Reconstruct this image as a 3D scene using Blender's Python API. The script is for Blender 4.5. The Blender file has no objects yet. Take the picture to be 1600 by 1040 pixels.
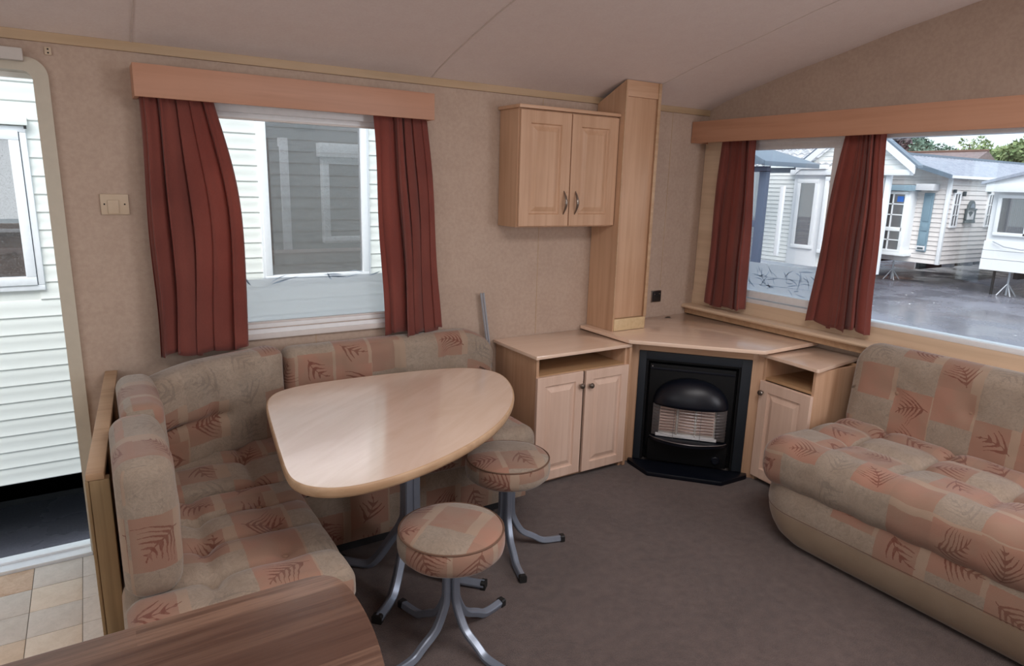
import bpy, bmesh, math, random
import numpy as np
from mathutils import Vector, Matrix
random.seed(7)
C = bpy.context.scene.collection
SC = bpy.context.scene
PI = math.pi

# ------------------------------------------------------------------ camera
cam_d = bpy.data.cameras.new('camera'); cam = bpy.data.objects.new('camera', cam_d); C.objects.link(cam)
cam_d.sensor_width = 36.0; cam_d.lens = 1033.2 / 1600 * 36.0; cam_d.clip_end = 300; cam_d.clip_start = 0.02
yaw, pitch, roll = -0.568284, -0.221319, 0.027273
fw = Vector((-math.sin(yaw)*math.cos(pitch), math.cos(yaw)*math.cos(pitch), math.sin(pitch)))
rt = fw.cross(Vector((0, 0, 1))).normalized(); up = rt.cross(fw)
r2 = math.cos(roll)*rt + math.sin(roll)*up; u2 = -math.sin(roll)*rt + math.cos(roll)*up
cam.matrix_world = Matrix(((r2.x, u2.x, -fw.x, -3.25085), (r2.y, u2.y, -fw.y, -2.93413), (r2.z, u2.z, -fw.z, 1.49908), (0, 0, 0, 1)))
SC.camera = cam

# ------------------------------------------------------------------ sky, sun, added fill lamps, exposure
world = bpy.data.worlds.new('overcast_sky'); SC.world = world; world.use_nodes = True
wn = world.node_tree; wn.nodes.clear()
wo = wn.nodes.new('ShaderNodeOutputWorld'); wb = wn.nodes.new('ShaderNodeBackground')
wt = wn.nodes.new('ShaderNodeTexCoord'); wsep = wn.nodes.new('ShaderNodeSeparateXYZ'); wr = wn.nodes.new('ShaderNodeValToRGB')
wr.color_ramp.elements[0].position = 0.0; wr.color_ramp.elements[0].color = (0.72, 0.83, 0.88, 1)
wr.color_ramp.elements[1].position = 0.5; wr.color_ramp.elements[1].color = (0.62, 0.76, 0.90, 1)
wn.links.new(wt.outputs['Generated'], wsep.inputs[0]); wn.links.new(wsep.outputs[2], wr.inputs[0])
wn.links.new(wr.outputs[0], wb.inputs[0]); wn.links.new(wb.outputs[0], wo.inputs[0])
wb.inputs[1].default_value = 1.62

def lamp(name, kind, loc, direction, energy, color=(1, 1, 1), size=(1, 1), angle=0.5):
    l = bpy.data.lights.new(name, kind); l.energy = energy; l.color = color
    if kind == 'AREA':
        l.shape = 'RECTANGLE'; l.size, l.size_y = size
    if kind == 'SUN': l.angle = angle
    o = bpy.data.objects.new(name, l); C.objects.link(o); o.location = loc
    o.rotation_euler = Vector(direction).to_track_quat('-Z', 'Y').to_euler(); return o
lamp('veiled_sun', 'SUN', (-5, -8, 12), (0.42, 0.42, -0.72), 4.6, (1.0, 0.97, 0.94), angle=math.radians(50))
lamp('rear_right_fill', 'AREA', (-.42, -3.66, 1.40), (-0.35, 1, -0.10), 17, (0.98, 0.96, 1.0), (0.72, 0.95))  # added fill behind the camera, brightens cabinet fronts and back wall
lamp('rear_left_fill', 'AREA', (-4.15, -3.66, 1.40), (0.25, 1, -0.10), 6, (1.0, 0.97, 0.95), (1.5, 0.9))  # weaker added fill from the unseen rear left
lamp('kitchen_side_fill', 'AREA', (-5.15, -1.9, 1.40), (1, 0.1, -0.1), 9, (1.0, 0.96, 0.92), (1.5, 0.9))  # added side fill at the unseen kitchen end
lamp('overhead_fill', 'AREA', (-1.95, -2.30, 2.26), (0, 0.12, -1), 27, (1.0, 0.95, 0.93), (1.5, 0.5))  # added overhead fill without a fixture, lifts table, seats and worktops
for nm, loc, d, sz in (('front_window_portal', (.09, -1.5, 1.32), (-1, 0, 0), (2.6, .95)), ('side_window_portal', (-2.46, .09, 1.31), (0, -1, 0), (1.0, .95)), ('doorway_portal', (-3.71, .11, .92), (0, -1, 0), (.72, 1.85))):
    p_ = lamp(nm, 'AREA', loc, d, 1, size=sz); p_.data.cycles.is_portal = True

SC.view_settings.view_transform = 'Standard'; SC.view_settings.look = 'None'
SC.view_settings.gamma = 1.0; SC.view_settings.use_curve_mapping = False
SC.view_settings.exposure = 0.0

# ------------------------------------------------------------------ helpers
def newmesh(name, verts, faces, mat=None, parent=None, smooth=False, uvs=None, mats=None, fm=None, loc=None, autos=None):
    me = bpy.data.meshes.new(name); me.from_pydata([tuple(v) for v in verts], [], faces)
    if uvs is not None:
        l = me.uv_layers.new(name='UVMap'); l.data.foreach_set('uv', np.asarray(uvs, dtype=np.float32).ravel())
    if mats:
        for m in mats: me.materials.append(m)
        if fm is not None: me.polygons.foreach_set('material_index', fm)
    elif mat: me.materials.append(mat)
    if smooth:
        me.polygons.foreach_set('use_smooth', [True]*len(me.polygons))
        if autos is not None: me.set_sharp_from_angle(angle=math.radians(autos))
    me.validate(); me.update()
    o = bpy.data.objects.new(name, me); C.objects.link(o)
    if parent is not None: o.parent = parent
    if loc is not None: o.location = loc
    return o

class MB:
    def __init__(s): s.v = []; s.f = []
    def add(s, vs, fs):
        n = len(s.v); s.v += [tuple(v) for v in vs]; s.f += [tuple(i+n for i in f) for f in fs]; return s
    def box(s, x0, x1, y0, y1, z0, z1):
        x0, x1 = min(x0, x1), max(x0, x1); y0, y1 = min(y0, y1), max(y0, y1); z0, z1 = min(z0, z1), max(z0, z1)
        return s.add([(x0,y0,z0),(x1,y0,z0),(x1,y1,z0),(x0,y1,z0),(x0,y0,z1),(x1,y0,z1),(x1,y1,z1),(x0,y1,z1)],
              [(0,3,2,1),(4,5,6,7),(0,1,5,4),(1,2,6,5),(2,3,7,6),(3,0,4,7)])
    def prism(s, pts, axis, a, b):
        # pts 2D polygon (ccw), extruded along axis from a to b
        def mk(p, t):
            return {'z': (p[0], p[1], t), 'y': (p[0], t, p[1]), 'x': (t, p[0], p[1])}[axis]
        n = len(pts); vs = [mk(p, a) for p in pts] + [mk(p, b) for p in pts]
        return s.add(vs, [tuple(range(n))[::-1], tuple(range(n, 2*n))] + [(i, (i+1) % n, n+(i+1) % n, n+i) for i in range(n)])
    def tube(s, pts, r, n=10, cap=True, sq=False):
        P = [Vector(p) for p in pts]; rings = []
        ref = None
        for i, p in enumerate(P):
            t = (P[min(i+1, len(P)-1)] - P[max(i-1, 0)]).normalized()
            if ref is None:
                ref = Vector((0, 0, 1)) if abs(t.z) < .9 else Vector((1, 0, 0))
            a = (ref - t*ref.dot(t)).normalized(); b = t.cross(a); ref = a
            rr = r[i] if isinstance(r, (list, tuple)) else r
            ring = []
            for k in range(n):
                an = 2*PI*(k+.5)/n; 
                if sq: an = PI/2*(k//2)+PI/4+(-.17 if k % 2 == 0 else .17)
                c, q = math.cos(an), math.sin(an)
                if sq:
                    m = max(abs(c), abs(q)); c, q = c/m*.92, q/m*.92
                ring.append(p + a*c*rr + b*q*rr)
            rings.append(ring)
        vs = [v for ri in rings for v in ri]; fs = []
        for i in range(len(P)-1):
            for k in range(n): fs.append((i*n+k, i*n+(k+1) % n, (i+1)*n+(k+1) % n, (i+1)*n+k))
        if cap: fs += [tuple(range(n))[::-1], tuple(range((len(P)-1)*n, len(P)*n))]
        return s.add(vs, fs)
    def lathe(s, prof, c=(0, 0, 0), n=32, axis='z', a0=0, a1=2*PI):
        full = abs(a1-a0-2*PI) < 1e-6; m = n if full else n+1; vs = []
        for r, h in prof:
            for k in range(m):
                a = a0 + (a1-a0)*k/n; x, y = r*math.cos(a), r*math.sin(a)
                q = {'z': (x, y, h), 'y': (x, h, y), 'x': (h, x, y)}[axis]
                vs.append((q[0]+c[0], q[1]+c[1], q[2]+c[2]))
        fs = []
        for i in range(len(prof)-1):
            for k in range(n):
                k2 = (k+1) % m; fs.append((i*m+k, i*m+k2, (i+1)*m+k2, (i+1)*m+k))
        return s.add(vs, fs)
    def xf(s, M):
        s.v = [tuple(M @ Vector(v)) for v in s.v]; return s
    def obj(s, name, mat, parent=None, smooth=False, bevel=0, autos=35, loc=None):
        bm = bmesh.new(); me = bpy.data.meshes.new(name); me.from_pydata(s.v, [], s.f); bm.from_mesh(me)
        bmesh.ops.recalc_face_normals(bm, faces=bm.faces)
        if bevel > 0:
            es = [e for e in bm.edges if len(e.link_faces) == 2 and e.calc_face_angle(0) > math.radians(30)]
            bmesh.ops.bevel(bm, geom=es, offset=bevel, segments=2, profile=.6, affect='EDGES', clamp_overlap=True)
        bm.to_mesh(me); bm.free()
        me.materials.append(mat)
        if smooth or bevel > 0:
            me.polygons.foreach_set('use_smooth', [True]*len(me.polygons)); me.set_sharp_from_angle(angle=math.radians(autos))
        o = bpy.data.objects.new(name, me); C.objects.link(o)
        if parent is not None: o.parent = parent
        if loc is not None: o.location = loc
        return o

def box(name, mat, b, parent=None, bevel=0.002):
    return MB().box(*b).obj(name, mat, parent, bevel=bevel)
def thing(name, label, cat, loc=(0, 0, 0), rz=0, group=None):
    o = bpy.data.objects.new(name, None); C.objects.link(o); o.location = loc; o.rotation_euler = (0, 0, rz)
    o.empty_display_size = .1; o['label'] = label; o['category'] = cat
    if group: o['group'] = group
    return o
def tag(o, label, cat, group=None, kind=None):
    o['label'] = label; o['category'] = cat
    if group: o['group'] = group
    if kind: o['kind'] = kind
    return o
def struct(o): o['kind'] = 'structure'; return o
def stuff(o): o['kind'] = 'stuff'; return o
def sempty(name, loc=(0, 0, 0)):
    o = bpy.data.objects.new(name, None); C.objects.link(o); o.location = loc; o.empty_display_size = .1; o['kind'] = 'structure'; return o
# ------------------------------------------------------------------ shader expressions
class NT:
    def __init__(s, name):
        s.m = bpy.data.materials.new(name); s.m.use_nodes = True; s.t = s.m.node_tree; s.t.nodes.clear()
        s.out = s.t.nodes.new('ShaderNodeOutputMaterial')
    def node(s, typ, **kw):
        n = s.t.nodes.new(typ)
        for k, v in kw.items(): setattr(n, k, v)
        return n
    def link(s, a, b): s.t.links.new(a, b)
    def put(s, sock, v):
        if isinstance(v, Ex): s.link(v.s, sock)
        elif isinstance(v, bpy.types.NodeSocket): s.link(v, sock)
        elif isinstance(v, (tuple, list)) and len(v) == 3 and len(sock.default_value) == 4: sock.default_value = (*v, 1)
        else: sock.default_value = v
    def coord(s, which='Object'):
        n = s.node('ShaderNodeTexCoord'); q = s.node('ShaderNodeSeparateXYZ'); s.link(n.outputs[which], q.inputs[0])
        return tuple(Ex(s, o) for o in q.outputs), n.outputs[which]
    def vec(s, x, y, z=0.0):
        n = s.node('ShaderNodeCombineXYZ')
        for i, v in enumerate((x, y, z)): s.put(n.inputs[i], v)
        return n.outputs[0]
    def noise(s, v, scale, detail=3, rough=.5, dist=0.0):
        n = s.node('ShaderNodeTexNoise'); s.link(v, n.inputs['Vector'])
        n.inputs['Scale'].default_value = scale; n.inputs['Detail'].default_value = detail; n.inputs['Roughness'].default_value = rough
        n.inputs['Distortion'].default_value = dist
        return Ex(s, n.outputs['Fac'])
    def white(s, v):
        n = s.node('ShaderNodeTexWhiteNoise', noise_dimensions='3D'); s.link(v, n.inputs['Vector']); return Ex(s, n.outputs['Value'])
    def mix(s, f, a, b, blend='MIX'):
        n = s.node('ShaderNodeMix', data_type='RGBA', blend_type=blend)
        s.put(n.inputs[0], f); s.put(n.inputs[6], a); s.put(n.inputs[7], b); return n.outputs[2]
    def bump(s, h, strength=.3, dist=.01):
        n = s.node('ShaderNodeBump'); s.put(n.inputs['Height'], h); n.inputs['Strength'].default_value = strength; n.inputs['Distance'].default_value = dist
        return n.outputs[0]
    def bsdf(s, **kw):
        n = s.node('ShaderNodeBsdfPrincipled')
        for k, v in kw.items():
            s.put(n.inputs[k.replace('_', ' ')], v)
        return n
    def done(s, sh):
        s.link(sh.outputs[0], s.out.inputs[0]); return s.m
class Ex:
    def __init__(s, nt, sock): s.nt = nt; s.s = sock
    def _m(s, op, *o):
        n = s.nt.node('ShaderNodeMath', operation=op); s.nt.put(n.inputs[0], s)
        for i, x in enumerate(o): s.nt.put(n.inputs[i+1], x)
        return Ex(s.nt, n.outputs[0])
    def __add__(s, o): return s._m('ADD', o)
    __radd__ = __add__
    def __sub__(s, o): return s._m('SUBTRACT', o)
    def __rsub__(s, o): return (s*-1.0)+o
    def __mul__(s, o): return s._m('MULTIPLY', o)
    __rmul__ = __mul__
    def __truediv__(s, o): return s._m('DIVIDE', o)
    def lt(s, o): return s._m('LESS_THAN', o)
    def gt(s, o): return s._m('GREATER_THAN', o)
    def abs(s): return s._m('ABSOLUTE')
    def floor(s): return s._m('FLOOR')
    def fract(s): return s._m('FRACT')
    def sin(s): return s._m('SINE')
    def cos(s): return s._m('COSINE')
    def pow(s, p): return s._m('POWER', p)
    def max(s, o): return s._m('MAXIMUM', o)
    def min(s, o): return s._m('MINIMUM', o)
    def ss(s, a, b):
        n = s.nt.node('ShaderNodeMapRange', interpolation_type='SMOOTHSTEP'); s.nt.put(n.inputs[0], s)
        n.inputs[1].default_value = a; n.inputs[2].default_value = b; return Ex(s.nt, n.outputs[0])

def srgb(r, g, b):
    f = lambda c: (c/255/12.92) if c/255 <= .04045 else ((c/255+.055)/1.055)**2.4
    return (f(r), f(g), f(b))

# ------------------------------------------------------------------ materials
def wood(name, c1, c2, axis='z', rough=.42, scale=1.0, bump=.05, **kw):
    t = NT(name); (x, y, z), v = t.coord('Object')
    k = {'x': (1.2, 26, 26), 'y': (26, 1.2, 26), 'z': (26, 26, 1.2)}[axis]
    g = t.noise(t.vec(x*(k[0]*scale), y*(k[1]*scale), z*(k[2]*scale)), 1.0, 4, .6, .6)
    b = t.noise(v, 3.0, 2)
    col = t.mix((g*1.1+b*.5-.3).ss(.25, .85), c1, c2)
    return t.done(t.bsdf(Base_Color=col, Roughness=rough, Normal=t.bump(g, bump, .002), **kw))
BE1, BE2 = srgb(204, 166, 136), srgb(184, 145, 114)
M = {}
for ax in 'xyz': M['beech_'+ax] = wood('beech_laminate_'+ax, BE1, BE2, ax)
M['beech_top'] = wood('beech_worktop_laminate', srgb(242, 214, 192), srgb(234, 204, 180), 'x', .35, 1.0, .01, Coat_Weight=1.0, Coat_Roughness=.12, Coat_IOR=1.65)
M['door_pink'] = wood('pale_beech_door_foil', srgb(232, 203, 184), srgb(220, 188, 168), 'z', .40)
M['edge'] = wood('light_beech_edging', srgb(196, 164, 132), srgb(174, 140, 108), 'x', .5)
M['yellow'] = wood('yellow_maple_trim', srgb(218, 192, 152), srgb(200, 172, 130), 'y', .45)
M['sill'] = wood('cream_beech_sill', srgb(222, 198, 172), srgb(206, 180, 152), 'y', .4)
M['pelmet'] = wood('orange_beech_pelmet', srgb(190, 142, 116), srgb(176, 130, 104), 'x', .45)
M['pelmet_y'] = wood('orange_beech_pelmet_front', srgb(200, 152, 124), srgb(184, 136, 108), 'y', .45)
M['inside'] = wood('tan_cabinet_interior_board', srgb(186, 150, 112), srgb(168, 132, 96), 'x', .6)  # browner board tone than the beech laminate

def table_mat():
    t = NT('pale_veined_table_laminate'); (x, y, z), v = t.coord('Object')
    a = x*.80 + y*.60; b = y*.80 - x*.60
    g = t.noise(t.vec(a*1.6, b*11.0, z), 1.0, 5, .62, 1.2); h = t.noise(v, 5.0, 3)
    col = t.mix((g*1.2+h*.3-.25).ss(.25, .85), srgb(238, 214, 196), srgb(224, 196, 174))
    return t.done(t.bsdf(Base_Color=col, Roughness=.3, Coat_Weight=1.0, Coat_Roughness=.13, Coat_IOR=1.85))
M['table'] = table_mat()
def walnut():
    t = NT('walnut_plank_laminate'); (x, y, z), v = t.coord('Object')
    row = (y/.074).floor(); xs = x + row*0.37
    cell = (xs/.42).floor(); h = t.white(t.vec(row, cell, 3.0))
    g = t.noise(t.vec(x*5.0, y*150.0, row), 1.0, 5, .7, 1.0); g2 = t.noise(t.vec(x*1.8, y*26, h*7.0), 1.0, 4, .6, 1.5)
    col = t.mix(h, srgb(84, 59, 49), srgb(142, 112, 94))
    col = t.mix((g*.6+g2*.6-.1).ss(.38, .66)*.75, col, srgb(70, 46, 37))
    return t.done(t.bsdf(Base_Color=col, Roughness=.33, Normal=t.bump(g, .08, .001)))
M['walnut'] = walnut()
def paper(name, c1, c2, sc=1.0, rough=.75):
    t = NT(name); (x, y, z), v = t.coord('Object')
    a = t.noise(v, 9*sc, 5, .65); b = t.noise(v, 55*sc, 3, .6); f = t.noise(v, 260*sc, 2)
    col = t.mix((a*.5+b*.6).ss(.35, .75), c1, c2)
    return t.done(t.bsdf(Base_Color=col, Roughness=rough, Normal=t.bump(b*.5+f*.5, .12, .003)))
M['wall'] = paper('mottled_beige_wall_vinyl', srgb(188, 167, 151), srgb(176, 154, 138))
M['ceiling'] = paper('beige_ceiling_board', srgb(226, 214, 208), srgb(220, 206, 200), 2.0)
M['cornice'] = wood('buff_cornice_strip', srgb(188, 162, 132), srgb(176, 150, 118), 'x', .6)
def carpet():
    t = NT('brown_loop_carpet'); (x, y, z), v = t.coord('Object')
    a = t.noise(v, 330, 3, .7); b = t.noise(v, 26, 4, .6); c = t.noise(v, 3.5, 3)
    col = t.mix((a*.95+b*.30+c*.15-.16).ss(.35, .75), srgb(56, 41, 38), srgb(112, 92, 86))
    return t.done(t.bsdf(Base_Color=col, Roughness=.95, Normal=t.bump(a+b*.6, .8, .006), Sheen_Weight=.25, Sheen_Roughness=.5))
M['carpet'] = carpet()
def plain(name, c, rough=.5, metal=0.0, **kw):
    t = NT(name); (x, y, z), v = t.coord('Object'); n = t.noise(v, 40, 3)
    col = t.mix(n, tuple(q*.93 for q in c), tuple(min(1, q*1.05) for q in c))
    return t.done(t.bsdf(Base_Color=col, Roughness=rough, Metallic=metal, **kw))
M['upvc'] = plain('white_upvc', (.80, .82, .84), .35)
M['frame_in'] = plain('pale_window_frame', (.66, .62, .60), .45)
M['silver'] = plain('silver_grey_painted_steel', srgb(140, 150, 166), .34, .40)
M['chrome'] = plain('brushed_nickel', srgb(150, 142, 134), .28, .95)
M['pipe'] = plain('steel_pipe', srgb(176, 180, 188), .3, .35)
M['black'] = plain('black_fire_enamel', (.0025, .003, .004), .6, Specular_IOR_Level=.25)
M['black_gloss'] = plain('satin_black_metal', (.004, .006, .012), .36, Specular_IOR_Level=.4)
M['slate'] = plain('charcoal_fire_surround', (.016, .021, .028), .5, Specular_IOR_Level=.35)
M['steel'] = plain('scuffed_heater_steel', srgb(120, 116, 116), .4, .7)
M['ceramic'] = plain('fired_clay_radiant', srgb(222, 200, 190), .8)
M['ceramic_rib'] = plain('dark_clay_rib', srgb(150, 126, 118), .8)
M['wire'] = plain('bright_guard_wire', srgb(150, 148, 150), .3, .9)
M['rubber'] = plain('black_rubber', (.012, .012, .012), .6)
M['plastic'] = plain('cream_plastic', srgb(196, 176, 152), .4)
M['white_plastic'] = plain('grey_white_plastic', srgb(196, 190, 184), .45)
M['doorframe'] = plain('off_white_door_surround', srgb(196, 188, 172), .45)
M['socket_black'] = plain('black_socket', (.015, .015, .016), .35)
M['alu'] = plain('aluminium_threshold', (.86, .90, .94), .35, .1)
M['gasket'] = plain('dark_gasket', (.05, .055, .06), .5)
M['blue'] = plain('blue_grey_painted_wood', srgb(122, 146, 160), .5)
M['navy'] = plain('slate_blue_frame', srgb(78, 90, 110), .5)
M['slate_roof'] = plain('slate_grey_canopy', srgb(104, 118, 132), .5)
M['plaque'] = plain('dark_green_cast_plaque', srgb(52, 66, 72), .5)
M['sticker'] = plain('blue_window_sticker', srgb(40, 104, 190), .4)
M['brick_dark'] = plain('dark_brick', srgb(110, 84, 74), .8)
M['chassis'] = plain('black_chassis_steel', (.02, .02, .022), .6)
M['galv'] = plain('galvanised_steel', srgb(176, 180, 186), .4, .5)
M['net'] = plain('white_net_curtain', (.62, .62, .64), .8)
M['inner_dark'] = plain('dim_caravan_interior', srgb(74, 70, 70), .8)  # gloom of unlit rooms put into the colour
M['inner_sofa'] = plain('brown_seat_fabric', srgb(128, 100, 88), .9)
def siding(name, c, c2):
    t = NT(name); (x, y, z), v = t.coord('Object'); a = t.noise(v, 4, 4, .6); b = t.noise(v, 60, 3)
    return t.done(t.bsdf(Base_Color=t.mix((a*.7+b*.3).ss(.3, .75), c, c2), Roughness=.45, Normal=t.bump(b, .05, .002)))
M['siding'] = siding('cream_caravan_siding', (.84, .86, .82), (.80, .82, .77))
M['siding_far'] = siding('ivory_siding', (.84, .85, .82), (.79, .80, .78))
M['siding_pink'] = siding('pinkish_cream_siding', (.72, .68, .66), (.66, .62, .60))
def tiles_roof(name, c1, c2):
    t = NT(name); (x, y, z), v = t.coord('Object'); a = t.noise(v, 6, 4, .7)
    return t.done(t.bsdf(Base_Color=t.mix(a.ss(.3, .7), c1, c2), Roughness=.5))
M['rooftile'] = tiles_roof('weathered_pale_roof_tile', srgb(196, 196, 200), srgb(140, 144, 148))
M['roofmetal'] = tiles_roof('light_grey_roof_sheet', srgb(158, 164, 176), srgb(138, 146, 160))
M['roofbrown'] = tiles_roof('brown_house_tile', srgb(134, 118, 116), srgb(112, 98, 98))
def tarmac():
    t = NT('wet_tarmac'); (x, y, z), v = t.coord('Object')
    a = t.noise(v, .35, 5, .6, .4); b = t.noise(v, 60, 3, .7); c = t.noise(v, 1.7, 4, .6)
    wet = (a*.7+c*.4).ss(.42, .66)
    col = t.mix((b*.6+c*.4).ss(.3, .7), srgb(104, 106, 118), srgb(132, 134, 146))
    col = t.mix(wet*.45, col, srgb(56, 56, 62))
    r = (1.0-wet)*.30+.16
    return t.done(t.bsdf(Base_Color=col, Roughness=r, Specular_IOR_Level=.7, Normal=t.bump(b, .15, .004)))
M['tarmac'] = tarmac()
def glass(name, tint=(1, 1, 1), refl=.10, rough=.0, dirt=0.0):
    t = NT(name); (x, y, z), v = t.coord('Object')
    tr = t.node('ShaderNodeBsdfTransparent'); tr.inputs[0].default_value = (*tint, 1)
    gl = t.node('ShaderNodeBsdfGlossy'); gl.inputs['Roughness'].default_value = rough; gl.inputs[0].default_value = (.95, .97, 1, 1)
    lw = t.node('ShaderNodeFresnel'); lw.inputs[0].default_value = 1.5
    m = t.node('ShaderNodeMixShader'); t.put(m.inputs[0], Ex(t, lw.outputs[0])*1.2+refl)
    t.link(tr.outputs[0], m.inputs[1]); t.link(gl.outputs[0], m.inputs[2])
    if dirt > 0:
        d = t.node('ShaderNodeBsdfDiffuse'); d.inputs[0].default_value = (.55, .54, .53, 1)
        sp = t.noise(v, 190, 2, .8).ss(.52, .70)*dirt + dirt*.25
        m2 = t.node('ShaderNodeMixShader'); t.put(m2.inputs[0], sp); t.link(m.outputs[0], m2.inputs[1]); t.link(d.outputs[0], m2.inputs[2]); m = m2
    return t.done(m)
M['glass'] = glass('clear_window_glass', refl=.0)
M['nglass'] = glass('speckled_neighbour_glass', tint=(.85, .85, .86), refl=.10, rough=.008, dirt=.30)
M['fglass'] = glass('dark_caravan_glass', tint=(.5, .52, .55), refl=.14, rough=.02, dirt=.15)
def film():
    t = NT('frosted_privacy_film')
    d = t.node('ShaderNodeBsdfTranslucent'); d.inputs[0].default_value = (.92, .96, 1.0, 1)
    e = t.node('ShaderNodeBsdfDiffuse'); e.inputs[0].default_value = (.90, .94, .97, 1)
    a = t.node('ShaderNodeMixShader'); a.inputs[0].default_value = .12; t.link(d.outputs[0], a.inputs[1]); t.link(e.outputs[0], a.inputs[2])
    tr = t.node('ShaderNodeBsdfTransparent'); m = t.node('ShaderNodeMixShader'); m.inputs[0].default_value = .32
    t.link(a.outputs[0], m.inputs[1]); t.link(tr.outputs[0], m.inputs[2]); return t.done(m)
M['film'] = film()
def leafprint():
    t = NT('grey_leaf_print'); d = t.node('ShaderNodeBsdfTranslucent'); d.inputs[0].default_value = (.48, .56, .66, 1)
    e = t.node('ShaderNodeBsdfDiffuse'); e.inputs[0].default_value = (.48, .56, .66, 1)
    a = t.node('ShaderNodeMixShader'); a.inputs[0].default_value = .3; t.link(d.outputs[0], a.inputs[1]); t.link(e.outputs[0], a.inputs[2]); return t.done(a)
M['leafprint'] = leafprint()
def curtain_mat():
    t = NT('terracotta_curtain_cloth'); (x, y, z), v = t.coord('Object')
    a = t.noise(v, 5, 3); b = t.noise(t.vec(x*400, y*400, z*120), 1.0, 2)
    col = t.mix((a*.6+b*.4).ss(.3, .75), srgb(122, 66, 58), srgb(148, 84, 73))
    p = t.bsdf(Base_Color=col, Roughness=.85, Sheen_Weight=.3, Normal=t.bump(b, .15, .001))
    d = t.node('ShaderNodeBsdfTranslucent'); t.put(d.inputs[0], srgb(222, 122, 102))
    m = t.node('ShaderNodeMixShader'); m.inputs[0].default_value = .36; t.link(p.outputs[0], m.inputs[1]); t.link(d.outputs[0], m.inputs[2])
    return t.done(m)
M['curtain'] = curtain_mat()
def vinyl(i, c1, c2):
    t = NT('stone_effect_vinyl_%s' % 'abcde'[i]); (x, y, z), v = t.coord('Object')
    a = t.noise(v, 22, 5, .7, .8); b = t.noise(v, 160, 2)
    return t.done(t.bsdf(Base_Color=t.mix((a*.8+b*.2).ss(.3, .7), c1, c2), Roughness=.4))
M['tile'] = [vinyl(i, srgb(*a), srgb(*b)) for i, (a, b) in enumerate([((228, 212, 194), (214, 196, 176)), ((224, 200, 176), (208, 184, 158)),
             ((216, 206, 196), (200, 190, 180)), ((218, 190, 164), (192, 158, 130)), ((236, 226, 212), (220, 208, 194))])]
M['grout'] = plain('pale_grout_line', srgb(150, 142, 132), .7)

def fabric(name, scale=1.0, plainish=0.0, dark=1.0):
    t = NT(name); (u, v, _), vv = t.coord('UV')
    ov = t.coord('Object')[1]
    wob = t.noise(t.vec(u*30, v*30), 1.0, 2)*.007+t.noise(t.vec(u*300, v*300), 1.0, 1)*.003
    u = u/scale+wob; v = v/scale+wob
    A, B = .165, .15
    c = (u/A).floor(); hc = t.white(t.vec(c, 7.0))
    vv2 = v+hc*.15
    r = (vv2/B).floor()
    h = t.white(t.vec(c, r, 1.0)); h2 = t.white(t.vec(c, r, 5.0)); h3 = t.white(t.vec(c, r, 9.0))
    lu = ((u/A).fract()-.5); lv = ((vv2/B).fract()-.5)
    # colours of the patches
    n1 = t.noise(t.vec(u*46, v*46), 1.0, 4, .65, .8); n2 = t.noise(t.vec(u*9, v*9), 1.0, 3); n3 = t.noise(t.vec(u*420, v*420), 1.0, 2)
    beige = t.mix(h2, srgb(184, 166, 148), srgb(170, 154, 138))
    n4 = t.noise(t.vec(u*22, v*22), 1.0, 5, .7, 2.2)
    beige = t.mix((n4-.5).abs().lt(.04)*.28+n1.ss(.54, .70)*.36, beige, srgb(134, 122, 110))
    peach = t.mix(h2, srgb(182, 136, 116), srgb(164, 128, 110))
    peach = t.mix(n2.ss(.42, .62)*.35, peach, srgb(176, 146, 126))
    strip = lu.gt(.5-.30*h2)   # a narrow side strip in a lighter tone
    isp = h.lt(.50)
    col = t.mix(isp, beige, peach)
    col = t.mix(strip*isp*.7, col, srgb(190, 168, 146))
    # leaf motifs
    ang = h3*6.28; ca, sa = ang.cos(), ang.sin()
    px = lu*ca-lv*sa; py = lu*sa+lv*ca
    org = t.noise(t.vec(u*26, v*26, h3*9.0), 1.0, 3)-.5
    px = px+py*py*.75-.05+org*.10; py = py+org*.09
    ax = px.abs()
    def leaf(freq, slope, wid, ln, tap):
        s_ = py-(ax+.0005).pow(1.25)*slope*1.4
        ph = ((s_*freq).fract()-.5).abs()
        env = (ln-s_).max(0.0)*wid
        k = ax/(env+.001)
        body = ph.lt(.29+org*.25-k*tap)*k.lt(1.0+org*.8)*s_.gt(-.34)
        stem = ax.lt(.012)*(py.abs().lt(.40))
        return body.max(stem)
    fern = leaf(8.5, .80, .66, .43, .24)
    spr = leaf(5.0, 1.15, .48, .36, .22)
    mf = fern*h.lt(.24)+spr*h.gt(.24)*h.lt(.42)
    wear = (n1*.7+n2*.5).ss(.30, .62)*.85
    col = t.mix(mf*wear, col, srgb(124, 66, 52))
    gs = leaf(5.0, .9, .6, .38, .22)*h.gt(.80)
    col = t.mix(gs*wear*.45, col, srgb(120, 112, 104))
    col = t.mix(n2.ss(.35, .7)*.28, col, srgb(150, 128, 108))
    if plainish: col = t.mix(plainish, col, t.mix(n2, srgb(178, 156, 132), srgb(160, 138, 114)))
    if dark != 1.0: col = t.mix(1.0, col, (dark, dark, dark), 'MULTIPLY')
    hgt = n3*.5+n1*.5-mf*.4
    return t.done(t.bsdf(Base_Color=col, Roughness=.92, Sheen_Weight=.35, Sheen_Roughness=.4, Normal=t.bump(hgt, .35, .003)))
M['fabric'] = fabric('patchwork_fern_chenille', dark=.80)
M['fabric_skirt'] = fabric('faded_skirt_chenille', 1.0, .55)
M['fabric_plain'] = fabric('plain_buff_chenille', 1.0, .93, .82)
M['piping'] = plain('brown_piping_cord', srgb(112, 84, 68), .8)
M['button'] = plain('fabric_covered_button', srgb(160, 128, 108), .9)

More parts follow.
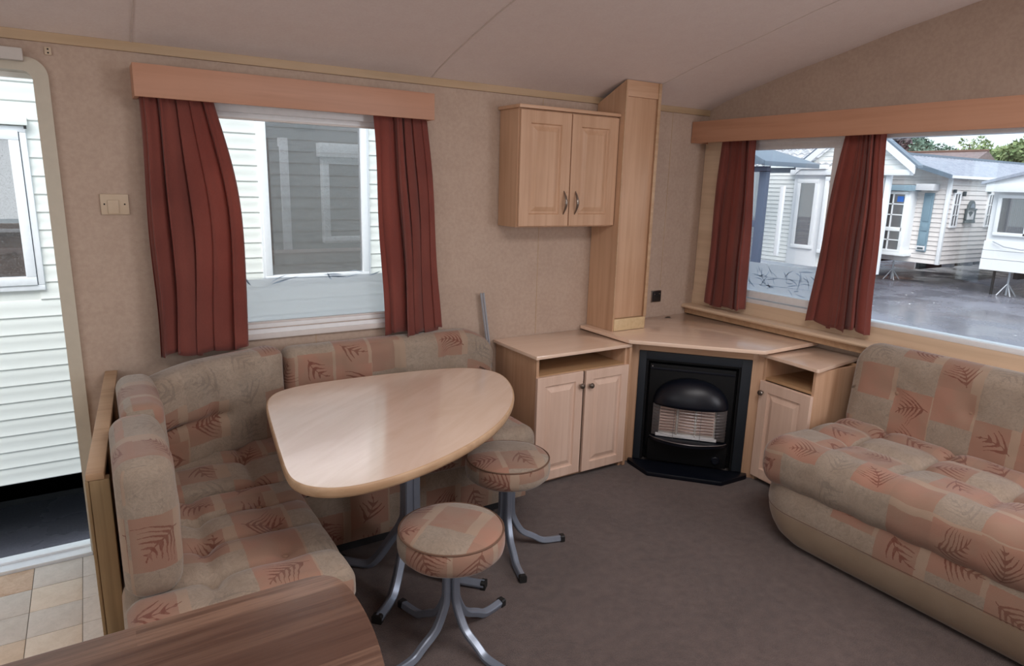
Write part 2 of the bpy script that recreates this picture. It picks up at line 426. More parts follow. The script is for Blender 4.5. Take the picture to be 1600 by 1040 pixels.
# ------------------------------------------------------------------ cushions
def cushion(name, wx, wy, wz, r, mat, parent=None, MX=None, disp=None, warp=None, res=.016, crown=0.0, uvo=(0, 0)):
    n = [max(2, int(round(w/res))) for w in (wx, wy, wz)]
    W = (wx, wy, wz); idx = {}; V = []; F = []; UV = []
    def vert(i, j, k):
        key = (i, j, k)
        if key in idx: return idx[key]
        q = [-wx/2+wx*i/n[0], -wy/2+wy*j/n[1], wz*k/n[2]]
        lo = (-wx/2+r, -wy/2+r, r if r < wz/2 else wz/2); hi = (wx/2-r, wy/2-r, wz-r if r < wz/2 else wz/2)
        c = [min(max(a, b), d) for a, b, d in zip(q, lo, hi)]
        d = [a-b for a, b in zip(q, c)]; L = math.sqrt(sum(a*a for a in d)) or 1
        rr = min(r, wz/2) if r > wz/2 else r
        p = [b+a/L*rr if L != 1 or any(d) else b for a, b in zip(d, c)]
        if r > wz/2:
            # flatter roll: keep the x/y radius but squash in z
            p = [c[0]+d[0]/L*r if any(d) else c[0], c[1]+d[1]/L*r if any(d) else c[1], c[2]+d[2]/L*wz/2]
        nz = d[2]/L
        if nz > 0:
            p[2] += nz*crown*max(0, 1-(2*q[0]/wx)**2)*max(0, 1-(2*q[1]/wy)**2)
            if disp: p[2] += nz*disp(p[0], p[1])
        if warp: p = warp(*p)
        idx[key] = len(V); V.append(p); return idx[key]
    def face(axis, side):
        a, b = [(1, 2), (0, 2), (0, 1)][axis]
        for s in range(n[a]):
            for t in range(n[b]):
                cs = []
                for ds, dt in ((0, 0), (1, 0), (1, 1), (0, 1)):
                    ijk = [0, 0, 0]; ijk[axis] = n[axis]*side; ijk[a] = s+ds; ijk[b] = t+dt
                    cs.append(tuple(ijk))
                flip = (side == 1) == (axis == 1)
                if flip: cs = cs[::-1]
                F.append(tuple(vert(*c) for c in cs))
                for c in cs:
                    x, y, z = [-wx/2+wx*c[0]/n[0], -wy/2+wy*c[1]/n[1], wz*c[2]/n[2]]
                    if axis == 0: u, v = (x-(wz-z), y) if side == 0 else (x+(wz-z), y)
                    elif axis == 1: u, v = (x, y-(wz-z)) if side == 0 else (x, y+(wz-z))
                    else: u, v = x, y
                    UV.append((u+uvo[0], v+uvo[1]))
    for ax in range(3):
        for sd in (0, 1): face(ax, sd)
    o = newmesh(name, V, F, mat, parent, smooth=True, uvs=UV)
    if MX is not None: o.matrix_local = MX
    return o
def tufts(buttons, creases, depth=.024, cd=.012, w=.008, puff=.009):
    # buttons: (x,y); creases: ('x',value,a,b) = line at x=value for y in a..b, or ('y',value,a,b)
    def f(x, y):
        d = 0
        for bx, by in buttons: d -= depth*math.exp(-((x-bx)**2+(y-by)**2)/(2*.020**2)) + .006*math.exp(-((x-bx)**2+(y-by)**2)/(2*.05**2))
        m = 1e9
        for ax, v, a, b in creases:
            q = (x-v) if ax == 'x' else (y-v); s = y if ax == 'x' else x
            if a <= s <= b: m = min(m, abs(q))
        if m < 1: d -= cd*math.exp(-m/w); d += puff*min(1, m/.05)
        d += .0022*math.sin(x*37+y*11)*math.sin(y*31-x*7)
        return d
    return f
def mat4(xa, ya, za, o): return Matrix(((xa[0], ya[0], za[0], o[0]), (xa[1], ya[1], za[1], o[1]), (xa[2], ya[2], za[2], o[2]), (0, 0, 0, 1)))
def add_buttons(parent, MX, pts, top, disp=None):
    me = None
    for (x, y) in pts:
        z = top + (disp(x, y) if disp else 0)
        if me is None:
            b = MB().lathe([(0, .004), (.006, .0035), (.010, .001), (.0105, -.003)], n=12).obj('button', M['button'], parent, smooth=True); me = b.data
        else:
            b = bpy.data.objects.new('button', me); C.objects.link(b); b.parent = parent
        b.matrix_local = MX @ Matrix.Translation((x, y, z))

def panel_door(name, w, h, mat, parent, MX, th=.018, ins=.055, grain=None):
    """raised panel door: local x 0..w, z 0..h, front face towards -y"""
    rings = [(0, 0), (0, th-.002), (.002, th), (ins, th), (ins+.005, th-.009), (ins+.014, th-.009), (ins+.034, th-.001), (ins+.036, th)]
    V = []; F = []
    for i, d in rings: V += [(i, -d, i), (w-i, -d, i), (w-i, -d, h-i), (i, -d, h-i)]
    for k in range(len(rings)-1):
        for j in range(4): F.append((k*4+j, k*4+(j+1) % 4, k*4+4+(j+1) % 4, k*4+4+j))
    F.append((0, 3, 2, 1)); k = (len(rings)-1)*4; F.append((k, k+1, k+2, k+3))
    o = newmesh(name, V, F, mat, parent); o.matrix_local = MX; return o
def knob(parent, x, z, y=-.018):
    return MB().lathe([(.006, 0), (.005, .010), (.013, .014), (.015, .020), (.012, .026), (0, .029)], n=20, axis='y').xf(Matrix.Translation((x, y, z)) @ Matrix.Scale(-1, 4, (0, 1, 0))).obj('knob', M['chrome'], parent, smooth=True)

# ------------------------------------------------------------------ room shell
PROF = [(0.0, 1.962), (-.10, 2.000), (-.22, 2.036), (-.40, 2.084), (-.60, 2.132), (-.80, 2.172), (-1.08, 2.236), (-1.43, 2.302), (-1.85, 2.375), (-2.3, 2.30), (-2.9, 2.17), (-3.3, 2.08), (-3.7, 1.962)]
def zc(y):
    for (a, b), (c, d) in zip(PROF, PROF[1:]):
        if c <= y <= a: return b+(d-b)*(a-y)/(a-c)
    return PROF[-1][1]
XL = -5.1; DX0, DX1 = -4.06, -3.364; WX0, WX1 = -2.94, -1.99; WZ0, WZ1 = .86, 1.765
m = MB(); pts = PROF + [(y, z+.06) for y, z in PROF[::-1]]
n = len(PROF)
vs = []; 
for x in (XL, 0.08): vs += [(x, y, z) for y, z in PROF] + [(x, y, z+.07) for y, z in PROF]
fs = []
for i in range(n-1):
    fs += [(i, i+1, 2*n+i+1, 2*n+i), (n+i, 3*n+i, 3*n+i+1, n+i+1), (i, n+i, n+i+1, i+1), (2*n+i, 2*n+i+1, 3*n+i+1, 3*n+i)]
fs += [(0, 2*n, 3*n, n), (n-1, 2*n-1, 4*n-1, 3*n-1)]
ceiling = struct(m.add(vs, fs).obj('ceiling', M['ceiling'], smooth=True, autos=30))
def strip_on_ceiling(x, w=.005):
    m = MB(); v = []; f = []
    ps = PROF[:10]
    for y, z in ps: v += [(x-w/2, y, z+.002), (x-w/2, y, z-.003), (x+w/2, y, z-.003), (x+w/2, y, z+.002)]
    for i in range(len(ps)-1):
        for k in range(4): f.append((i*4+k, i*4+(k+1) % 4, i*4+4+(k+1) % 4, i*4+4+k))
    return m.add(v, f).obj('joint_strip', M['seam'], ceiling)
M['seam'] = paper('ceiling_joint_board', srgb(212, 198, 190), srgb(204, 190, 182))
strip_on_ceiling(-1.86); strip_on_ceiling(-.615)
strip_on_ceiling(-3.06)

fl = box('floor', M['carpet'], (-3.30, .06, -3.7, .0, -.06, 0.0), bevel=0); struct(fl)
kf = box('vinyl_floor', M['grout'], (XL, -3.30, -3.7, .06, -.06, -.003), bevel=0); struct(kf)
ts = .157; tm = []
for i, q in enumerate(M['tile']):
    tm.append(MB().box(-ts/2+.0012, ts/2-.0012, -ts/2+.0012, ts/2-.0012, -.003, 0).obj('tile', q, kf, bevel=.0008).data)
    kf.children[-1].location = (-3.399-ts/2-ts*5, -.026-ts*(i+14), 0)
for cx in range(6):
    for cy in range(14):
        if cx > 3 and cy > 9: continue
        o = bpy.data.objects.new('tile', random.choice(tm)); C.objects.link(o); o.parent = kf
        o.location = (-3.399-ts/2-ts*cx, -.026-ts/2-ts*cy, random.uniform(-.0003, .0003)); o.rotation_euler = (0, 0, random.randrange(4)*PI/2)
m = MB()
for cy in range(14): m.box(-3.399+.001, -3.302, -.026-ts*cy-ts+.001, -.026-ts*cy-.001, -.003, 0)
m.obj('cut_tile', M['tile'][2], kf)

# back wall (left in the photograph): door opening + window opening
wa = MB()
T = .06
for b in [(XL, DX0, 0, 1.97), (DX0, DX1, 1.835, 1.97), (DX1, WX0, 0, 1.97), (WX0, WX1, 0, WZ0), (WX0, WX1, WZ1, 1.97), (WX1, .06, 0, 1.97)]:
    wa.box(b[0], b[1], 0, T, b[2]-(.06 if b[2] == 0 else 0), b[3])
wall_back = struct(wa.obj('wall_back', M['wall']))
# outside cladding (seen mirrored in the neighbour's glass)
cl = MB()
zz = -.18
while zz < 1.95:
    for a, b in ((XL, DX0-.05), (DX1+.05, WX0-.05), (WX1+.05, .1)) if zz < 1.75 else ((XL, .1),):
        if a > DX1 and zz+.095 < WZ0-.05 and a < WX0: b = .1
        if a > WX0 and zz+.095 < WZ0-.05: continue
        cl.prism([(T, zz), (T+.014, zz), (T+.004, zz+.093), (T, zz+.093)], 'x', a, b)
    zz += .095
stuff(cl.obj('outer_cladding', M['siding'], wall_back))
for x, z0, z1 in ((-1.226, .70, 1.93), (-2.43, .70, .845), (-.30, .9, 1.93)):
    box('panel_joint', M['cornice'], (x-.0015, x+.0015, -.0012, .001, z0, z1), wall_back, bevel=0)
struct(MB().box(XL, 0, -.012, 0, 1.932, 1.966).obj('trim_1', M['cornice'], bevel=.002))
# door surround with a rounded corner
def arc(cx, cz, r, a0, a1, n=8): return [(cx+r*math.cos(a0+(a1-a0)*i/n), cz+r*math.sin(a0+(a1-a0)*i/n)) for i in range(n+1)]
def ringstrip(inner, outer, y0, y1):
    m = MB(); n = len(inner); v = [(x, y0, z) for x, z in inner] + [(x, y0, z) for x, z in outer] + [(x, y1, z) for x, z in inner] + [(x, y1, z) for x, z in outer]; f = []
    for i in range(n-1):
        f += [(i, n+i, n+i+1, i+1), (2*n+i, 2*n+i+1, 3*n+i+1, 3*n+i), (i, i+1, 2*n+i+1, 2*n+i), (n+i, 3*n+i, 3*n+i+1, n+i+1)]
    f += [(0, 2*n, 3*n, n), (n-1, 2*n-1, 4*n-1, 3*n-1)]
    return m.add(v, f)
inn = [(DX1-.004, 0)] + arc(DX1-.034, 1.833-.03, .03, 0, PI/2) + arc(DX0+.034, 1.833-.03, .03, PI/2, PI) + [(DX0+.004, 0)]
out = [(DX1+.042, 0)] + arc(DX1-.018, 1.868-.05, .06, 0, PI/2) + arc(DX0+.018, 1.868-.05, .06, PI/2, PI) + [(DX0-.042, 0)]
dr = ringstrip(inn, out, -.014, .085).obj('door_1', M['doorframe'], smooth=True, autos=40); struct(dr)
box('threshold_strip', M['alu'], (DX0, DX1, -.02, .10, -.01, .012), dr, bevel=.003)
box('threshold_lip', M['alu'], (DX0, DX1, .03, .045, .012, .022), dr, bevel=.002)
dc = box('closer_box', M['white_plastic'], (-3.62, -3.386, -.05, -.0145, 1.860, 1.900), dr, bevel=.004)

# window in the back wall
w1 = sempty('window_1')
def frame(name, x0, x1, z0, z1, wd, y0, y1, mat, parent, plane='y', bev=.004):
    m = MB()
    for a, b, c, d in ((x0, x1, z0, z0+wd), (x0, x1, z1-wd, z1), (x0, x0+wd, z0+wd, z1-wd), (x1-wd, x1, z0+wd, z1-wd)):
        if plane == 'y': m.box(a, b, y0, y1, c, d)
        else: m.box(y0, y1, a, b, c, d)
    return m.obj(name, mat, parent, bevel=bev)
frame('window_frame', WX0-.02, WX1+.02, .823, 1.785, .036, -.012, .075, M['upvc'], w1)
frame('sash', WX0+.012, WX1-.012, .855, 1.755, .028, .012, .060, M['upvc'], w1)
frame('glazing_bead', WX0+.036, WX1-.036, .880, 1.731, .008, .008, .030, M['frame_in'], w1, bev=.002)
box('pane', M['glass'], (WX0+.034, WX1-.034, .030, .036, .878, 1.733), w1, bevel=0)
box('privacy_film', M['film'], (WX0+.042, WX1-.042, .0275, .0290, .888, 1.072), w1, bevel=0)
box('sill_board', M['frame_in'], (WX0-.02, WX1+.02, -.020, -.012, .818, .842), w1, bevel=.002)

def blades(rects, plane, n, seed, mat, parent, off):
    rnd = random.Random(seed); m = MB(); (a0, a1, z0, z1) = rects
    def put(pts2):
        v = [(p[0], off, p[1]) if plane == 'y' else (off, p[0], p[1]) for p in pts2]; return v
    def blade(a, z, L, ang, curv, w):
        k = 7; up_, dn = [], []
        for i in range(k+1):
            t = i/k; th = ang+curv*(t-.5); x = a+L*t*math.cos(ang+curv*t*.5); q = z+L*t*math.sin(ang+curv*t*.5)
            ww = w*math.sin(PI*min(1, t*.95+.05))
            up_.append((x-ww*math.sin(th), q+ww*math.cos(th))); dn.append((x+ww*math.sin(th), q-ww*math.cos(th)))
        allp = up_+dn
        if any(p[0] < a0 or p[0] > a1 or p[1] < z0 or p[1] > z1 for p in allp): return
        m.add(put(allp), [(i, i+1, k+2+i, k+1+i) for i in range(k)])
    for i in range(n):
        blade(rnd.uniform(a0, a1), rnd.uniform(z0, z1), rnd.uniform(.035, .09), rnd.uniform(-PI, PI), rnd.uniform(-1.2, 1.2), rnd.uniform(.002, .0042))
    for zz, s in ((z0+(z1-z0)*.62, -.04), (z0+(z1-z0)*.33, -.05)):
        blade(a0+.01, zz, (a1-a0)*.9, s, .03, .0016)
    return stuff(m.obj('leaf_print', mat, parent))
blades((-2.72, -2.1, 1.045, 1.098), 'y', 38, 3, M['leafprint'], w1, .0270)

# right-hand front wall with gable, big window opening
BY0, BY1 = -.25, -2.74; BZ0, BZ1 = .868, 1.775
wb = MB()
wb.box(0, T, BY0, .06, -.06, 1.95); wb.box(0, T, -3.7, BY1, -.06, 1.95); wb.box(0, T, BY1, BY0, -.06, BZ0); wb.box(0, T, BY1, BY0, BZ1, 1.95)
g = [(y, z+.02) for y, z in PROF]
wb.prism([(0, 1.95)] + g + [(-3.7, 1.95)], 'x', 0, T)
wall_right = struct(wb.obj('wall_right', M['wall']))
trim2 = struct(MB().box(-.008, 0, BY1-.1, 0, .785, BZ0).box(-.008, 0, BY0, -.004, BZ0, 1.78).box(-.008, 0, BY1-.1, BY1, BZ0, 1.78).obj('trim_2', M['sill']))
sh = MB().prism([(0, .760), (-.090, .760), (-.100, .764), (-.104, .772), (-.100, .781), (-.090, .785), (0, .785)], 'y', -.002, -3.2).obj('trim_3', M['sill'], smooth=True, autos=40); struct(sh)
box('ledge_fascia', M['edge'], (-.070, -.052, -3.2, -.002, .725, .760), sh)
w2 = sempty('window_2')
frame('window_frame', BY1-.01, BY0+.01, BZ0-.012, BZ1+.01, .024, -.010, .07, M['upvc'], w2, 'x')
frame('sash', -.885, BY0-.005, .885, 1.765, .040, .004, .05, M['upvc'], w2, 'x')
box('mullion', M['upvc'], (-.008, .07, -.945, -.885, BZ0+.01, BZ1-.012), w2, .004)
box('pane', M['glass'], (.020, .026, -.860, BY0-.035, .915, 1.735), w2, bevel=0)
box('pane', M['glass'], (.020, .026, BY1+.012, -.94, BZ0+.010, 1.752), w2, bevel=0)
box('privacy_film', M['film'], (.0165, .0180, -.846, BY0-.045, .926, 1.092), w2, bevel=0)
blades((-.84, BY0-.05, .93, 1.085), 'x', 75, 11, M['leafprint'], w2, .0160)

# walls behind the camera
wc = MB(); wc.box(XL, -4.92, -3.76, -3.7, -.06, 1.98).box(-3.38, -.80, -3.76, -3.7, -.06, 1.98).box(-.04, .06, -3.76, -3.7, -.06, 1.98)
for a_, b_ in ((-4.92, -3.38), (-.80, -.04)): wc.box(a_, b_, -3.76, -3.7, -.06, .90).box(a_, b_, -3.76, -3.7, 1.88, 1.98)
struct(wc.obj('wall_front', M['wall']))
wd = MB(); wd.box(XL-.06, XL, -3.7, -2.7, -.06, 1.98).box(XL-.06, XL, -1.1, .06, -.06, 1.98).box(XL-.06, XL, -2.7, -1.1, -.06, .92).box(XL-.06, XL, -2.7, -1.1, 1.86, 1.98)
wd.prism([(0.0, 1.96)] + [(y, z+.02) for y, z in PROF] + [(-3.7, 1.96)], 'x', XL-.06, XL)
struct(wd.obj('wall_left', M['wall']))

# small fittings on the back wall
t = thing('cable_plate', 'beige plastic cable plate on the wall between door and window', 'wall plate', (-3.1625, 0, 1.385))
box('plate', M['plastic'], (-.046, .046, -.009, 0, -.038, .038), t, .003)
box('cover', M['plastic'], (-.024, .012, -.014, -.009, -.034, .016), t, .002)
for sx in (-.034, .032): MB().lathe([(0, -.0105), (.0028, -.010), (.003, -.008)], (sx, 0, .001), 12, 'y').obj('screw', M['black'], t, smooth=True)
t = thing('wall_clip', 'tiny cream clip with two screws high beside the doorway', 'clip', (-3.315, 0, 1.905))
box('plate', M['plastic'], (-.010, .010, -.006, 0, -.013, .013), t, .002)
for q in (.006, -.006): MB().lathe([(0, -.0085), (.0025, -.008), (.003, -.005)], (0, 0, q), 10, 'y').obj('screw', M['black'], t, smooth=True)
t = thing('aerial_socket', 'black square socket on the wall above the corner worktop', 'socket', (-.331, 0, .847))
box('plate', M['chrome'], (-.040, .040, -.006, 0, -.036, .036), t, .002)
box('face', M['socket_black'], (-.034, .034, -.011, -.006, -.031, .031), t, .003)
MB().lathe([(.011, -.011), (.011, -.014), (.007, -.014), (.007, -.0115)], (0, 0, .004), 20, 'y').obj('socket_ring', M['rubber'], t, smooth=True)
for sx in (-.020, .020): MB().lathe([(0, -.0135), (.004, -.013), (.004, -.011)], (sx, 0, .016), 10, 'y').obj('screw', M['chrome'], t, smooth=True)

# pelmets
t = thing('curtain_pelmet', 'orange beech pelmet box above the left window', 'pelmet', (-2.486, 0, 1.768))
box('front_board', M['pelmet'], (-.586, .586, -.128, -.112, 0, .113), t)
for s in (-1, 1): box('end_board', M['pelmet'], (s*.586, s*.570, -.112, 0, 0, .113), t)
box('curtain_track', M['upvc'], (-.565, .565, -.085, -.060, .070, .090), t)
t = thing('curtain_pelmet', 'long orange beech pelmet across the front window by the sofa', 'pelmet', (0, 0, 1.768))
box('front_board', M['pelmet_y'], (-.138, -.122, -3.0, -.004, 0, .122), t)
box('end_board', M['pelmet_y'], (-.122, -.004, -.020, -.004, 0, .122), t)
box('curtain_track', M['upvc'], (-.085, -.060, -2.95, -.03, .074, .094), t)

# curtains
def curtain(name, label, plane, t0, t1, b0, b1, zt, zb, off, folds, seed, belly=0.0, amp=.022):
    rnd = random.Random(seed); NU, NV = 150, 44; V = []; F = []
    ph = [rnd.uniform(0, 6.28) for _ in range(6)]; wv = [rnd.uniform(.45, 1.6) for _ in range(folds)]
    s = np.cumsum([0]+wv); s = s/s[-1]*folds
    for j in range(NV+1):
        q = j/NV; z = zt+(zb-zt)*q
        lo = t0+(b0-t0)*(q**.85)+belly*math.sin(PI*q)*0; hi = t1+(b1-t1)*(q**.85)+belly*math.sin(PI*min(1, q*1.0))**1.2
        for i in range(NU+1):
            u = i/NU; fu = np.interp(u*folds, range(folds+1), s)
            a = 2*PI*fu + .8*math.sin(q*2.2+ph[0])*math.sin(u*4+ph[1])
            k = amp*1.9*(.55+.65*q)*(.7+.5*math.sin(u*7+ph[2]))
            w = 2.0*abs(math.sin(a/2))**.65-1+.16*math.sin(2.3*a+ph[3]+q)+.10*math.sin(3.7*a+ph[4])*(1-q)
            d = -k*w*.72
            p = lo+(hi-lo)*u + .017*math.cos(a)*(.5+q)*min(1, u*8, (1-u)*8) + .004*math.sin(q*9+u*5)
            zz = z + (.006*math.sin(a*.5+ph[5])+.004*math.sin(u*9)) * (q**6)*1.6
            V.append((p, off+d, zz) if plane == 'y' else (off+d, p, zz))
    for j in range(NV):
        for i in range(NU):
            a = j*(NU+1)+i; F.append((a, a+1, a+NU+2, a+NU+1))
    o = newmesh(name, V, F, M['curtain'], smooth=True)
    sm = o.modifiers.new('thickness', 'SOLIDIFY'); sm.thickness = .0015
    # hem
    hv = V[-(NU+1):]; 
    tag(o, label, 'curtain'); return o
curtain('curtain', 'terracotta curtain on the left of the window behind the dinette', 'y', -3.055, -2.812, -3.062, -2.735, 1.835, .800, -.066, 5, 2, .045)
curtain('curtain', 'terracotta curtain on the right of the window behind the dinette', 'y', -2.170, -1.915, -2.125, -1.833, 1.835, .792, -.066, 5, 5, .0)
curtain('curtain', 'terracotta curtain in the wall corner above the corner worktop', 'x', -.400, -.172, -.440, -.142, 1.835, .808, -.058, 4, 8, .0, .018)
curtain('curtain', 'gathered terracotta curtain between the two front panes', 'x', -1.135, -.938, -1.198, -.852, 1.835, .826, -.058, 6, 11, .0, .021)

# ------------------------------------------------------------------ low cabinet left of the fire
t = thing('low_cabinet', 'beech two-door low cabinet left of the gas fire', 'cabinet', (0, 0, 0))
X0, X1, YF = -1.478, -.893, -.388
for a_ in (X0, X1-.016): box('side_panel', M['beech_z'], (a_, a_+.016, YF, -.004, 0, .674), t, .001)
box('shelf', M['inside'], (X0+.016, X1-.016, YF+.004, -.02, .572, .586), t)
box('back_panel', M['inside'], (X0+.016, X1-.016, -.018, -.005, .03, .674), t)
box('bottom_panel', M['inside'], (X0+.016, X1-.016, YF+.01, -.02, .03, .044), t)
box('plinth', M['beech_x'], (X0+.016, X1-.016, YF+.03, YF+.045, .0, .03), t)
box('worktop', M['beech_top'], (-1.496, -.882, -.412, -.004, .676, .694), t, .004)
box('corner_stile', M['beech_z'], (X1+.001, X1+.018, YF-.018, YF+.02, 0.004, .674), t)
dL = panel_door('door', .288, .550, M['door_pink'], t, Matrix.Translation((X0-.002, YF, .030)) @ Matrix.Rotation(math.radians(1.2), 4, 'Z'), ins=.048)
dR = panel_door('door', .288, .552, M['door_pink'], t, Matrix.Translation((X1-.286, YF, .028)), ins=.048)
knob(dL, .268, .478); knob(dR, .024, .476)

# ------------------------------------------------------------------ fire surround with corner worktop
ang = math.atan2(-.749, .663)
t = thing('fireplace_surround', 'angled beech corner surround and worktop around the gas fire', 'fireplace', (-.816, -.352, 0), ang)
RI = Matrix.Rotation(-ang, 4, 'Z') @ Matrix.Translation((.816, .352, 0))
def wpoly(pts): return [tuple((RI @ Vector((p[0], p[1], 0)))[:2]) for p in pts]
MB().prism(wpoly([(-.880, -.006), (-.917, -.006), (-.917, -.420), (-.905, -.436), (-.460, -.905), (-.440, -.911), (-.006, -.905), (-.006, -.006)][1:]), 'z', .700, .720).obj('worktop', M['beech_top'], t, bevel=.003)
box('left_stile', M['beech_z'], (-.006, .034, -.012, .012, .0, .700), t)
box('right_stile', M['beech_z'], (.612, .679, -.012, .012, .0, .700), t)
box('top_rail', M['beech_x'], (.034, .612, -.012, .012, .646, .700), t)
box('side_panel', M['beech_z'], (-.008, .008, .013, .28, .0, .690), t)
box('side_panel', M['beech_z'], (.667, .681, .013, .24, .0, .690), t)
# bead on the stiles' outer edges
box('edge_bead', M['edge'], (-.012, -.006, -.018, .0, .0, .698), t); box('edge_bead', M['edge'], (.679, .686, -.018, .0, .0, .698), t)
MB().lathe([(0, .7206), (.022, .7206), (.024, .7195)], (0, 0, 0), 24).xf(RI @ Matrix.Translation((-.27, -.055, 0)) @ Matrix.Diagonal((1.0, .55, 1, 1))).obj('cable_hole', M['rubber'], t)

# gas fire
t = thing('gas_fire', 'black gas fire with domed hood and wire guard over clay radiants', 'fire', (-.816, -.352, 0), ang)
m = MB(); m.box(.035, .074, -.018, .010, .026, .645).box(.562, .611, -.018, .010, .026, .645).box(.074, .562, -.018, .010, .602, .645)
m.obj('surround_frame', M['slate'], t, bevel=.002)
box('back_panel', M['black'], (.074, .562, .045, .055, .026, .602), t, 0)
m = MB(); m.box(.074, .086, -.010, .045, .026, .602).box(.550, .562, -.010, .045, .026, .602).box(.086, .550, -.010, .045, .592, .602)
m.obj('recess_lining', M['black'], t)
m = MB(); m.box(.095, .540, .0, .045, .10, .575); m.obj('heater_body', M['black'], t, bevel=.006)
box('louvre', M['black_gloss'], (.10, .535, -.006, .0, .545, .556), t, .001)
# hood: quarter ellipsoid
V = []; F = []; nu, nv = 28, 14
for j in range(nv+1):
    ph = (PI/2)*j/nv
    for i in range(nu+1):
        th = PI*i/nu
        V.append((.320-.196*math.cos(th), -.004-.098*math.sin(th)**.8*math.cos(ph), .366+.148*math.sin(th)**.9*math.sin(ph)))
for j in range(nv):
    for i in range(nu): a = j*(nu+1)+i; F.append((a, a+1, a+nu+2, a+nu+1))
hd = newmesh('hood', V, F, M['black_gloss'], t, smooth=True); hd.modifiers.new('t', 'SOLIDIFY').thickness = .004
for a_, b_ in ((.128, .164), (.460, .512)): box('side_plate', M['steel'], (a_, b_, -.030, .0, .185, .366), t, .002)
box('radiant_backing', M['white_plastic'], (.160, .462, -.016, .0, .180, .366), t)
rad = None
for a, b in ((.167, .254), (.266, .350), (.362, .452)):
    r_ = box('radiant', M['ceramic'], (a, b, -.024, -.016, .208, .358), t, .002)
    mm = MB()
    for k in range(9): mm.box(a+.004, b-.004, -.029, -.0235, .216+k*.0162, .221+k*.0162)
    mm.obj('radiant_rib', M['ceramic_rib'], r_)
for a in (.256, .352): box('divider', M['white_plastic'], (a, a+.008, -.034, -.016, .196, .366), t, .001)
box('lower_reflector', M['upvc'], (.150, .470, -.034, -.016, .180, .198), t, .003)
def gpt(s, z, k=1.0): return (.128+.386*s, -.022-.066*k*math.sin(PI*s)**.6, z)
for k in range(10):
    z = .206+k*.0172
    MB().tube([gpt(i/20, z) for i in range(21)], .0009, 6).obj('guard_wire', M['wire'], t, smooth=True)
for s in (.30, .66, .985): MB().tube([gpt(s, .19), gpt(s, .372)], .0013, 6).obj('guard_wire', M['wire'], t, smooth=True)
p = [(.120, 0)] + [(.120+.402*i/20, -.030-.082*math.sin(PI*i/20)**.7) for i in range(21)] + [(.522, 0)]
MB().prism(p, 'z', .158, .176).obj('fender_shelf', M['black_gloss'], t, bevel=.003)
MB().tube([(x, y-.003, .178) for x, y in p[1:-1]], .003, 6).obj('fender_rim', M['steel'], t, smooth=True)
box('lower_panel', M['black'], (.110, .530, -.020, .0, .030, .156), t, .006)
MB().lathe([(.022, -.020), (.022, -.030), (.018, -.032), (.016, -.028), (0, -.028)], (.475, 0, .075), 28, 'y').obj('control_knob', M['black_gloss'], t, smooth=True)
MB().lathe([(0, -.004), (.004, -.003), (.0042, .0)], (.108, 0, .560), 12, 'y').obj('rivet', M['wire'], t, smooth=True)
MB().prism([(.010, -.012), (.010, -.040), (.128, -.176), (.512, -.176), (.640, -.040), (.640, -.012)], 'z', .0, .024).obj('hearth_plate', M['black_gloss'], t, bevel=.004)

# ------------------------------------------------------------------ right cabinet
t = thing('bedside_style_cabinet', 'narrow beech cabinet with open niche between fire and sofa', 'cabinet', (0, 0, 0))
t.name = 'side_cabinet'
q0, q1 = Vector((-.385, -.862)), Vector((-.405, -1.168))
fa = math.atan2(q1.y-q0.y, q1.x-q0.x)
FM = Matrix.Translation((q0.x, q0.y, 0)) @ Matrix.Rotation(fa, 4, 'Z')
L = (q1-q0).length
def lb(name, mat, b, bev=.0015):
    o = MB().box(*b).obj(name, mat, t, bevel=bev); o.matrix_local = FM; return o
lb('side_panel', M['beech_z'], (L-.016, L, 0, .375, 0, .668)); lb('side_panel', M['beech_z'], (0, .016, 0, .340, 0, .668))
lb('shelf', M['inside'], (.016, L-.016, .003, .34, .552, .566)); lb('back_panel', M['inside'], (.016, L-.016, .330, .340, .03, .668))
lb('bottom_panel', M['inside'], (.016, L-.016, .01, .34, .03, .044)); lb('plinth', M['beech_x'], (.016, L-.016, .03, .045, 0, .03))
MB().prism([(-.402, -.838), (-.428, -1.180), (-.422, -1.190), (-.008, -1.140), (-.008, -.838)], 'z', .672, .690).obj('worktop', M['beech_top'], t, bevel=.003)
d = panel_door('door', L-.004, .520, M['door_pink'], t, FM @ Matrix.Translation((.002, 0, .028)), ins=.052)
knob(d, .024, .462)

# ------------------------------------------------------------------ tall boxed column and wall cabinet
t = thing('flue_column', 'tall boxed beech column rising from the corner worktop to ceiling', 'column', (0, 0, 0))
zt = zc(-.228)-.004
MB().prism([(-.228, .7205), (-.228, zt), (-.004, zc(-.004)-.03), (-.004, .7205)], 'x', -.870, -.856).obj('side_panel', M['beech_z'], t)
MB().prism([(-.228, .7205), (-.228, zt), (-.004, zc(-.004)-.03), (-.004, .7205)], 'x', -.642, -.628).obj('side_panel', M['beech_z'], t)
box('front_panel', M['beech_z'], (-.856, -.642, -.219, -.207, .79, 1.955), t)
box('top_rail', M['beech_x'], (-.856, -.642, -.228, -.207, 1.955, zt), t)
box('bottom_rail', M['yellow'], (-.862, -.636, -.234, -.207, .7225, .788), t)
box('edge_strip', M['edge'], (-.648, -.628, -.234, -.228, .79, zt), t)
box('edge_strip', M['edge'], (-.872, -.866, -.231, -.228, .79, zt), t)

